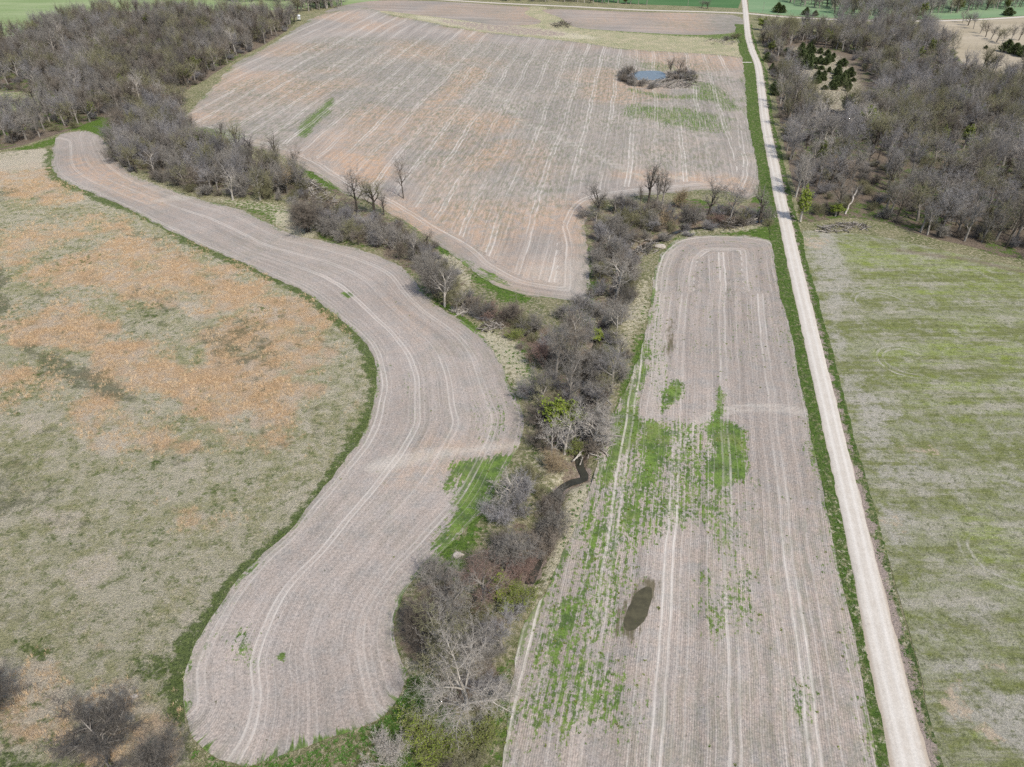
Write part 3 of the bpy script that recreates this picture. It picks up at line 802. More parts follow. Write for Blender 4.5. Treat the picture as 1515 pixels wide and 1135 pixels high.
# meadow on the left
TAN = [([(0, 470), (60, 455), (130, 470), (200, 500), (280, 540), (360, 520), (430, 540), (470, 590), (430, 640), (330, 640), (260, 600), (180, 560), (90, 520), (0, 505)], .74, 8),
       ([(50, 410), (120, 370), (230, 350), (330, 390), (420, 420), (490, 470), (480, 540), (420, 560), (330, 480), (240, 450), (150, 440)], .62, 8),
       ([(-20, 260), (60, 240), (110, 275), (90, 310), (40, 300), (0, 285)], .6, 6), ([(-100, 350), (60, 330), (170, 320), (200, 345), (80, 370), (0, 400)], .45, 7), ([(-60, 520), (40, 540), (90, 570), (60, 600), (-60, 590)], .5, 6),
       ([(130, 580), (180, 590), (290, 640), (270, 675), (180, 660), (110, 620)], .6, 5), ([(200, 645), (270, 640), (285, 670), (220, 675)], .7, 4), ([(240, 745), (300, 750), (320, 775), (270, 790)], .32, 4), ([(20, 985), (110, 1000), (190, 1040), (272, 1045), (274, 1160), (120, 1150), (0, 1100), (-60, 1000)], .62, 4),
       ([(290, 490), (400, 480), (450, 520), (400, 600), (330, 590)], .62, 8)]
PALE_M = [([(30, 610), (70, 615), (60, 645), (20, 640)], .75, 3), ([(150, 640), (190, 645), (185, 675), (160, 670)], .75, 3), ([(65, 750), (120, 760), (100, 790), (60, 780)], .6, 3), ([(100, 840), (165, 822), (170, 850), (120, 870)], .85, 2), ([(265, 445), (310, 450), (300, 478), (270, 470)], .6, 3), ([(-10, 225), (70, 222), (72, 245), (0, 250)], .8, 4),
          ([(250, 670), (300, 680), (310, 710), (250, 700)], .4, 3), ([(200, 740), (380, 700), (420, 760), (340, 850), (220, 860)], .28, 8), ([(270, 890), (300, 880), (290, 940), (250, 930)], .5, 3), ([(-40, 975), (40, 972), (130, 1000), (200, 1020), (270, 1045), (260, 1080), (150, 1060), (60, 1090), (0, 1060)], .62, 4)]
DARK_M = [([(20, 520), (60, 510), (160, 560), (230, 600), (290, 640), (250, 630), (160, 590), (80, 560)], .7, 4), ([(190, 430), (270, 440), (260, 480), (200, 480)], .4, 5), ([(280, 480), (390, 470), (400, 540), (330, 540)], .5, 5), ([(420, 590), (470, 590), (500, 640), (430, 620)], .5, 5), ([(-20, 400), (5, 400), (10, 460), (-20, 470)], .9, 3), ([(60, 780), (100, 760), (130, 800), (80, 820)], .4, 4),
          ([(-20, 290), (20, 270), (20, 290), (-20, 310)], .6, 4), ([(-60, 640), (60, 680), (100, 740), (-60, 760)], .45, 6), ([(200, 330), (280, 370), (250, 385), (160, 330)], .4, 4)]
LBOUND = resample(smooth(W(LEFT_EDGE), False, 6), 2.0)
def meadow_att(q):
    d = pdist(LBOUND, q)
    wv = np.clip(3.2 + 5.0 * (fbm(q, 0.05, 3) - 0.5), 1.6, 7)
    edge = (1 - sstep(d, wv * 0.3, wv * 1.7)) * (0.78 + 0.22 * sstep(fbm(q, 0.11, 19), .35, .6))
    green = np.maximum(0.95 * edge, paint(q, [([(225, 960), (275, 985), (273, 1030), (240, 1015), (180, 985)], .6, 2.5), ([(30, 940), (80, 965), (60, 975), (20, 960)], .7, 2.5), ([(0, 1105), (90, 1120), (200, 1140), (-50, 1160)], .7, 2.5), ([(40, 770), (110, 790), (120, 840), (40, 820)], .3, 6), ([(100, 880), (220, 900), (200, 960), (60, 930)], .3, 8),
                                              ([(-20, 480), (4, 480), (4, 560), (-20, 560)], .2, 4), ([(100, 290), (260, 350), (330, 390), (250, 370), (140, 320)], .3, 4)]))
    bank = sd(W(LCLEAR), q)
    return {'green': np.maximum(green, 0.06 + .3 * sstep(fbm(q, 0.05, 93), .5, .7)), 'tan': paint(q, TAN, 1.4), 'pale': np.maximum(np.minimum(paint(q, PALE_M, 1.2) * 1.15, 1), .12 + .3 * sstep(fbm(q, 0.045, 91), .45, .7)), 'dark': np.maximum(paint(q, DARK_M, 1.2), .06 + .26 * sstep(fbm(q, 0.06, 92), .48, .68))}
sheet('meadow', MEADOW, 0.03, M['meadow'], meadow_att, jit=0.5, coarse=1.15)

# hay field on the right
def hay_att(q):
    dl = pdist(smooth(W([(1186, 347), (1202, 425), (1226, 520), (1247, 620), (1267, 682), (1292, 760), (1325, 862), (1362, 1000), (1388, 1135), (1440, 1400)]), False, 6), q)
    ring = paint(q, [([(1255, 425), (1345, 422), (1345, 446), (1300, 440), (1256, 456)], 1, 2), ([(1290, 508), (1350, 508), (1360, 565), (1300, 560)], 1, 2), ([(1415, 790), (1530, 840), (1530, 885), (1440, 870)], 1, 2)], 0.3)
    green = np.maximum(paint(q, [([(1330, 480), (1515, 480), (1515, 600), (1340, 590)], .8, 14), ([(1240, 350), (1515, 400), (1515, 440), (1300, 430)], .7, 8), ([(1400, 780), (1515, 770), (1515, 860), (1440, 850)], .8, 8), ([(1400, 640), (1515, 640), (1515, 660), (1420, 660)], .5, 6)], 1.0), 0.22)
    pale = 0.12 + np.maximum(paint(q, [([(1195, 350), (1240, 350), (1260, 420), (1250, 520), (1290, 580), (1330, 620), (1290, 700), (1255, 610), (1215, 460)], .5, 5), ([(1280, 680), (1420, 690), (1515, 690), (1515, 720), (1330, 740)], .45, 8), ([(1300, 740), (1360, 760), (1330, 850), (1300, 790)], .5, 4), ([(1350, 850), (1480, 870), (1515, 950), (1420, 960), (1370, 940)], .38, 8), ([(1440, 1030), (1515, 1040), (1515, 1100), (1460, 1090)], .6, 4), ([(1370, 960), (1460, 980), (1440, 1060), (1400, 1100), (1380, 1050)], .45, 4)], 1.0), .22)
    dirt = paint(q, [([(1340, 660), (1400, 655), (1430, 672), (1350, 672)], .5, 4), ([(1185, 350), (1230, 352), (1215, 368), (1190, 365)], .5, 2.5), ([(1440, 970), (1515, 985), (1515, 1000), (1450, 985)], .55, 2.5), ([(1425, 1045), (1440, 1050), (1480, 1090), (1440, 1080)], .6, 2), ([(1290, 740), (1330, 760), (1335, 830), (1300, 780)], .4, 3), ([(1390, 1010), (1430, 1005), (1420, 1060), (1395, 1060)], .5, 2), ([(1355, 348), (1430, 370), (1515, 392), (1515, 385), (1430, 362)], .5, 2.5)], 1.0)
    tk = pdist(smooth(W([(1330, 370), (1380, 378), (1420, 382), (1470, 393), (1530, 406), (1640, 430)]), False, 6), q)
    mud = 0.8 * np.exp(-((tk - 0.6) / 0.9) ** 2)
    green = np.maximum(green, 0.9 * paint(q, [([(1425, 1080), (1470, 1085), (1460, 1130), (1430, 1125)], 1, 2)]))
    return {'green': green, 'pale': pale, 'dirt': dirt, 'ring': ring, 'mud': mud}
sheet('hay_field', HAY, 0.035, M['hay'], hay_att, jit=0.6, coarse=1.1)

# verges
def off_line(line, d):
    t = np.gradient(line, axis=0)
    t /= np.hypot(t[:, 0], t[:, 1])[:, None]
    return line + np.column_stack([t[:, 1], -t[:, 0]]) * (d[:, None] if hasattr(d, '__len__') else d)
RN = ROAD[(ROAD[:, 1] < W1(1104, 35)[1])]
wl = 5.0 + 0.0125 * np.clip(RN[:, 1] - 57, 0, 420) + 2.0 * (fbm(RN, 0.03, 2) - 0.5)
wr = 4.9 + 1.8 * (fbm(RN, 0.04, 8) - 0.4)
def verge_att(side):
    def f(q):
        d = pdist(ROAD[::2], q)
        near_g = sstep(-d, -5.0, -3.4)
        n = fbm(q, 0.06, 17 + side)
        bott = 1 - sstep(q[:, 1], 95, 150)
        return {'green': np.clip(0.55 - 0.4 * bott * (side == 1) - 0.3 * bott * (side == 0) * sstep(d, 4.5, 6.5), 0.1, 1), 'pale': np.clip(0.10 + 0.5 * bott * n, 0, 1), 'dirt': np.clip((0.55 * near_g if side else 0.15 * near_g) + (0.55 * bott if side else 0) * n, 0, 1)}
    return f
rl0 = off_line(RN, -2.5)[::3]; rl1 = off_line(RN, -wl)[::3]
sheet('roadside_verge', np.vstack([rl0, rl1[::-1]]), 0.07, M['verge'], verge_att(0), world=True, rnd=False, jit=0.55)
rr0 = off_line(RN, 2.5)[::3]; rr1 = off_line(RN, wr)[::3]
sheet('roadside_verge', np.vstack([rr0, rr1[::-1]]), 0.07, M['verge'], verge_att(1), world=True, rnd=False, jit=0.55)

half = 2.85 + 0.6 * sstep(-ROAD[:, 1], -130, -60)
ribbon('gravel_road', ROAD, half, 0.16, M['gravel'], 0.10, rows=(-1, -0.8, -0.4, 0, 0.4, 0.8, 1), drop=0.14)
ribbon('gravel_crossroad', CROSS, 3.6, 0.12, M['gravel'], 0.06, rows=(-1, -0.5, 0, 0.5, 1), drop=0.1)
# field entrance beside the road
ent = resample(W([(1112, 92.5), (1098, 92.5)]), 2.0)
ribbon('field_entrance', ent, 1.6, 0.10, M['gravel'], 0.03, drop=0.03)

# water
cz = -1.0
cw = CREEK[(CREEK[:, 1] > W1(790, 866)[1])]
# one strip of water down the channel
t_ = np.gradient(cw, axis=0); t_ /= np.hypot(t_[:, 0], t_[:, 1])[:, None]
nr = np.column_stack([t_[:, 1], -t_[:, 0]])
hw = 1.0
wv = np.vstack([np.column_stack([cw - nr * hw, np.full(len(cw), cz)]), np.column_stack([cw + nr * hw, np.full(len(cw), cz)])])
k = len(cw)
wf = [(i, i + 1, k + i + 1, k + i) for i in range(k - 1)]
wme = tri_mesh('creek_water', wv, wf, M['creekw'])
if wme.polygons[0].normal.z < 0: wme.flip_normals()
tag(link('creek_water', wme), kind='structure')
sheet('pond_water', [(930, 112), (944, 106), (965, 105), (978, 106), (985, 112), (982, 118), (968, 120), (950, 119), (936, 117)], 0.12, M['pond'], zero('green'), jit=0.3, coarse=1.5)
sheet('puddle', PUD1, 0.065, M['puddle'], zero('green'), jit=0.75, coarse=0.4)

# ------------------------------------------------------------------ trees: prototypes
def perp(d):
    a = Vector((0, 0, 1)) if abs(d.z) < 0.9 else Vector((1, 0, 0))
    p = d.cross(a).normalized()
    return p, d.cross(p).normalized()

class Plant:
    def __init__(s, seed):
        s.r = random.Random(seed)
        s.tv, s.tf, s.cv, s.cf, s.lv, s.lf = [], [], [], [], [], []
    def rv(s):
        return Vector((s.r.gauss(0, 1), s.r.gauss(0, 1), s.r.gauss(0, 1))).normalized()
    def tube(s, pts, rad, sides, V, F):
        b = len(V)
        n = len(pts)
        for i in range(n):
            d = (pts[min(i + 1, n - 1)] - pts[max(i - 1, 0)]).normalized()
            u, v = perp(d)
            for k in range(sides):
                a = 2 * math.pi * k / sides
                V.append(pts[i] + (u * math.cos(a) + v * math.sin(a)) * rad[i])
        for i in range(n - 1):
            for k in range(sides):
                k2 = (k + 1) % sides
                a, b2, c, d2 = b + i * sides + k, b + i * sides + k2, b + (i + 1) * sides + k2, b + (i + 1) * sides + k
                F.append((a, b2, c)); F.append((a, c, d2))
    def twig(s, p, q, w):
        x = (q - p).cross(s.rv())
        if x.length < 1e-6: return
        x.normalize()
        b = len(s.cv)
        s.cv += [p - x * w * 0.5, p + x * w * 0.5, q]
        s.cf.append((b, b + 1, b + 2))
    def leaf(s, p, size):
        a = s.rv() * size; c = s.rv() * size
        b = len(s.lv)
        s.lv += [p, p + a, p + a * 0.5 + c]
        s.lf.append((b, b + 1, b + 2))
    def path(s, p, d, L, n, wander, up):
        pts = [p.copy()]
        d = d.copy()
        for i in range(n):
            d = (d + s.rv() * wander + Vector((0, 0, up))).normalized()
            p = p + d * (L / n)
            pts.append(p.copy())
        return pts, d

def grow(P, p, d, L, r, lvl, cfg):
    mx = cfg['levels']
    n = (6, 5, 4, 3, 2, 2)[lvl]
    pts, dend = P.path(p, d, L, n, cfg['wander'][lvl], cfg['up'][lvl])
    tip = 0.45 if lvl == 0 else 0.25
    rad = [r * (1 - (1 - tip) * i / n) for i in range(n + 1)]
    if lvl <= cfg.get('tube_to', 2):
        P.tube(pts, rad, (6, 5, 4, 3)[min(lvl, 3)], P.tv, P.tf)
    elif lvl < mx:
        for i in range(n):
            P.twig(pts[i], pts[i + 1] + (pts[i + 1] - pts[i]) * 0.4, max(rad[i] * 2.2, cfg['tw'] * 1.6))
    else:
        # fine spray
        P.twig(pts[0], pts[-1], cfg['tw'])
        for _ in range(cfg['spray']):
            t = P.r.random()
            a = pts[0].lerp(pts[-1], t)
            q = a + ((dend + P.rv() * 0.9).normalized()) * L * P.r.uniform(0.4, 0.9)
            P.twig(a, q, cfg['tw'] * 0.85)
            if cfg.get('leaf') and P.r.random() < cfg['leaf']:
                P.leaf(a.lerp(q, P.r.random()), cfg['leaf_size'])
        return
    cnt = cfg['kids'][lvl]
    for i in range(cnt):
        t = cfg['t0'][lvl] + (1 - cfg['t0'][lvl]) * (i + P.r.random()) / cnt
        f = t * n
        k = min(int(f), n - 1)
        pos = pts[k].lerp(pts[k + 1], f - k)
        dd = (pts[k + 1] - pts[k]).normalized()
        u, v = perp(dd)
        az = i * 2.4 + P.r.uniform(-0.6, 0.6)
        an = R(P.r.uniform(*cfg['ang'][lvl]))
        cdir = dd * math.cos(an) + (u * math.cos(az) + v * math.sin(az)) * math.sin(an)
        grow(P, pos, cdir, L * cfg['len'][lvl] * P.r.uniform(0.7, 1.15) * (1.15 - 0.45 * t), r * (1 - 0.55 * t) * 0.68, lvl + 1, cfg)
    # the axis itself goes on as a thinner shoot
    if lvl >= 1:
        grow(P, pts[-1], dend, L * 0.6, rad[-1], lvl + 1, cfg)

CFG_TALL = dict(levels=4, wander=(.07, .16, .2, .25, .2), up=(.06, .07, .06, .03, 0), kids=(7, 6, 5, 5), t0=(.35, .25, .2, .15), ang=((28, 52), (32, 58), (35, 65), (30, 70)), len=(.62, .52, .5, .55), tw=.030, spray=6)
CFG_BUSH = dict(levels=3, wander=(.2, .22, .25, .25), up=(.05, .05, .03, .0), kids=(7, 6, 6), t0=(.15, .15, .1), ang=((22, 55), (30, 65), (30, 70)), len=(.55, .52, .5), tw=.034, spray=7, tube_to=1)
CFG_SLIM = dict(levels=4, wander=(.05, .16, .2, .25, .2), up=(.08, .14, .1, .04, 0), kids=(8, 5, 5, 4), t0=(.3, .2, .2, .15), ang=((22, 42), (28, 50), (30, 60), (30, 70)), len=(.42, .5, .5, .5), tw=.030, spray=6)
CFG_HERO = dict(levels=4, wander=(.08, .17, .22, .25, .2), up=(.03, .05, .04, .02, 0), kids=(8, 8, 7, 6), t0=(.14, .22, .2, .1), ang=((32, 62), (32, 60), (35, 68), (30, 72)), len=(.85, .5, .46, .5), tw=.026, spray=8, tube_to=3)

PROTO = {}
def normalise(P, H, Rr):
    allv = np.array([tuple(v) for v in P.tv + P.cv])
    zm = np.percentile(allv[:, 2], 99.7)
    rm = np.percentile(np.hypot(allv[:, 0], allv[:, 1]), 97)
    sx, sz = Rr / rm, H / zm
    for L in (P.tv, P.cv, P.lv):
        for v in L:
            v.x *= sx; v.y *= sx; v.z *= sz
    return P

def store(key, P, H, Rr):
    d = {'H': H, 'R': Rr}
    d['trunk'] = tri_mesh('trunk ' + key, [tuple(v) for v in P.tv], P.tf, M['bark_grey'], True)
    d['crown'] = tri_mesh('crown ' + key, [tuple(v) for v in P.cv], P.cf, M['twig_grey'])
    if P.lv:
        d['leaves'] = tri_mesh('leaves ' + key, [tuple(v) for v in P.lv], P.lf, M['leaf_lime'])
    PROTO[key] = d

def proto_tree(key, seed, cfg, H, Rr, stems=1, leaf=None):
    P = Plant(seed)
    c = dict(cfg)
    if leaf: c.update(leaf)
    for s_ in range(stems):
        d = Vector((0, 0, 1)) if stems == 1 else (Vector((0, 0, 1)) + Vector((P.r.gauss(0, 1), P.r.gauss(0, 1), 0)) * 0.42).normalized()
        p = Vector((0, 0, -0.25)) if stems == 1 else Vector((P.r.gauss(0, .35), P.r.gauss(0, .35), -0.2))
        trunk_r = H * (0.015 if key.startswith('snag') else 0.029 if stems == 1 else 0.013)
        grow(P, p, d, H * 0.72 * P.r.uniform(0.8, 1.1), trunk_r, 0, c)
    store(key, normalise(P, H, Rr), H, Rr)

for i in range(5): proto_tree('tall%d' % i, 100 + i, CFG_TALL, 14, 5.0)
for i in range(4): proto_tree('bush%d' % i, 200 + i, CFG_BUSH, 7, 3.6, stems=7)
for i in range(3): proto_tree('slim%d' % i, 300 + i, CFG_SLIM, 13, 2.8)
proto_tree('hero0', 401, CFG_HERO, 19, 9.0)
proto_tree('hero1', 405, dict(CFG_HERO, t0=(.06, .2, .2, .1), tube_to=2, kids=(9, 8, 8, 7), spray=9, tw=.03), 11, 7.5)
proto_tree('hero2', 409, dict(CFG_BUSH, levels=4, kids=(6, 6, 5, 5), wander=(.2, .22, .25, .25, .2), up=(.05, .05, .03, .0, 0), t0=(.15, .15, .1, .1), ang=((22, 55), (30, 65), (30, 70), (30, 70)), len=(.55, .52, .5, .5), tw=.028, spray=5), 9, 5.0, stems=8)
proto_tree('lime0', 501, CFG_BUSH, 7, 3.4, stems=6, leaf=dict(leaf=.35, leaf_size=.2))
proto_tree('lime1', 502, CFG_SLIM, 9, 3.0, leaf=dict(leaf=.4, leaf_size=.22))
proto_tree('snag0', 601, dict(CFG_SLIM, levels=4, kids=(7, 4, 4, 3), spray=2, tw=.03), 11, 3.0)
proto_tree('snag1', 602, dict(CFG_TALL, levels=4, kids=(7, 5, 4, 3), spray=2, tw=.03), 11, 4.5)

def proto_cedar(key, seed):
    P = Plant(seed)
    H, Rr = 5.0, 1.9
    P.tube([Vector((0, 0, -.2)), Vector((0, 0, 2.5)), Vector((.05, 0, 4.7))], [.16, .10, .02], 5, P.tv, P.tf)
    for i in range(1500):
        h = P.r.random() ** 1.25
        z = 0.25 + h * 4.75
        a = P.r.uniform(0, 6.283)
        lob = 1 + 0.22 * math.sin(a * 3 + seed + z * 1.3) + 0.15 * math.sin(a * 5 - z * 2)
        rad = Rr * (1 - h ** (1.5 + 0.4 * (seed % 3))) * (0.55 + 0.45 * min(1, h * 6)) * lob * (P.r.random() ** 0.45)
        p = Vector((math.cos(a) * rad, math.sin(a) * rad, z))
        out = Vector((math.cos(a), math.sin(a), 0.75)).normalized()
        q = p + (out + P.rv() * 0.55).normalized() * P.r.uniform(.35, .65)
        x = (q - p).cross(P.rv()).normalized() * P.r.uniform(.12, .2)
        b = len(P.cv)
        P.cv += [p - x, p + x, q]
        P.cf.append((b, b + 1, b + 2))
    d = {'H': H, 'R': Rr}
    d['trunk'] = tri_mesh('trunk ' + key, [tuple(v) for v in P.tv], P.tf, M['bark_dark'], True)
    d['crown'] = tri_mesh('crown ' + key, [tuple(v) for v in P.cv], P.cf, M['leaf_cedar'])
    PROTO[key] = d
for i in range(3): proto_cedar('cedar%d' % i, 700 + i)

def plant(name, key, x, y, H, Rr, twig='grey', bark='grey', label=None, cat='tree', group=None, leaf='lime', rot=None, z=0.0, lean=None):
    p = PROTO[key]
    e = bpy.data.objects.new(name, None)
    COL.objects.link(e)
    e.empty_display_size = 0.5
    e.location = (x, y, z)
    e.rotation_euler = ((lean[0], lean[1]) if lean else (0, 0)) + ((random.uniform(0, 6.283) if rot is None else rot),)
    s = Rr / p['R']
    e.scale = (s, s, H / p['H'])
    tag(e, label, cat, group)
    for part in ('trunk', 'crown', 'leaves'):
        if part in p:
            o = link(part, p[part], o if part == 'leaves' else e)
            mat = {'trunk': M['bark_' + bark], 'crown': M['leaf_cedar'] if key.startswith('cedar') else M['twig_' + twig], 'leaves': M['leaf_' + leaf]}[part]
            o.material_slots[0].link = 'OBJECT'
            o.material_slots[0].material = mat
    return e

def ground_z(x, y):
    q = np.array([[x, y]])
    i = np.clip(np.searchsorted(gx, x), 1, nxg - 1); j = np.clip(np.searchsorted(gy, y), 1, nyg - 1)
    return float(min(Z[j * nxg + i], Z[(j - 1) * nxg + i], Z[j * nxg + i - 1], Z[(j - 1) * nxg + i - 1]))

cnt = {}
def pick(kind):
    n = {'tall': 5, 'bush': 4, 'slim': 3, 'cedar': 3, 'lime': 2, 'snag': 2}.get(kind)
    if n is None: return kind
    cnt[kind] = cnt.get(kind, -1) + 1
    return '%s%d' % (kind, cnt[kind] % n)

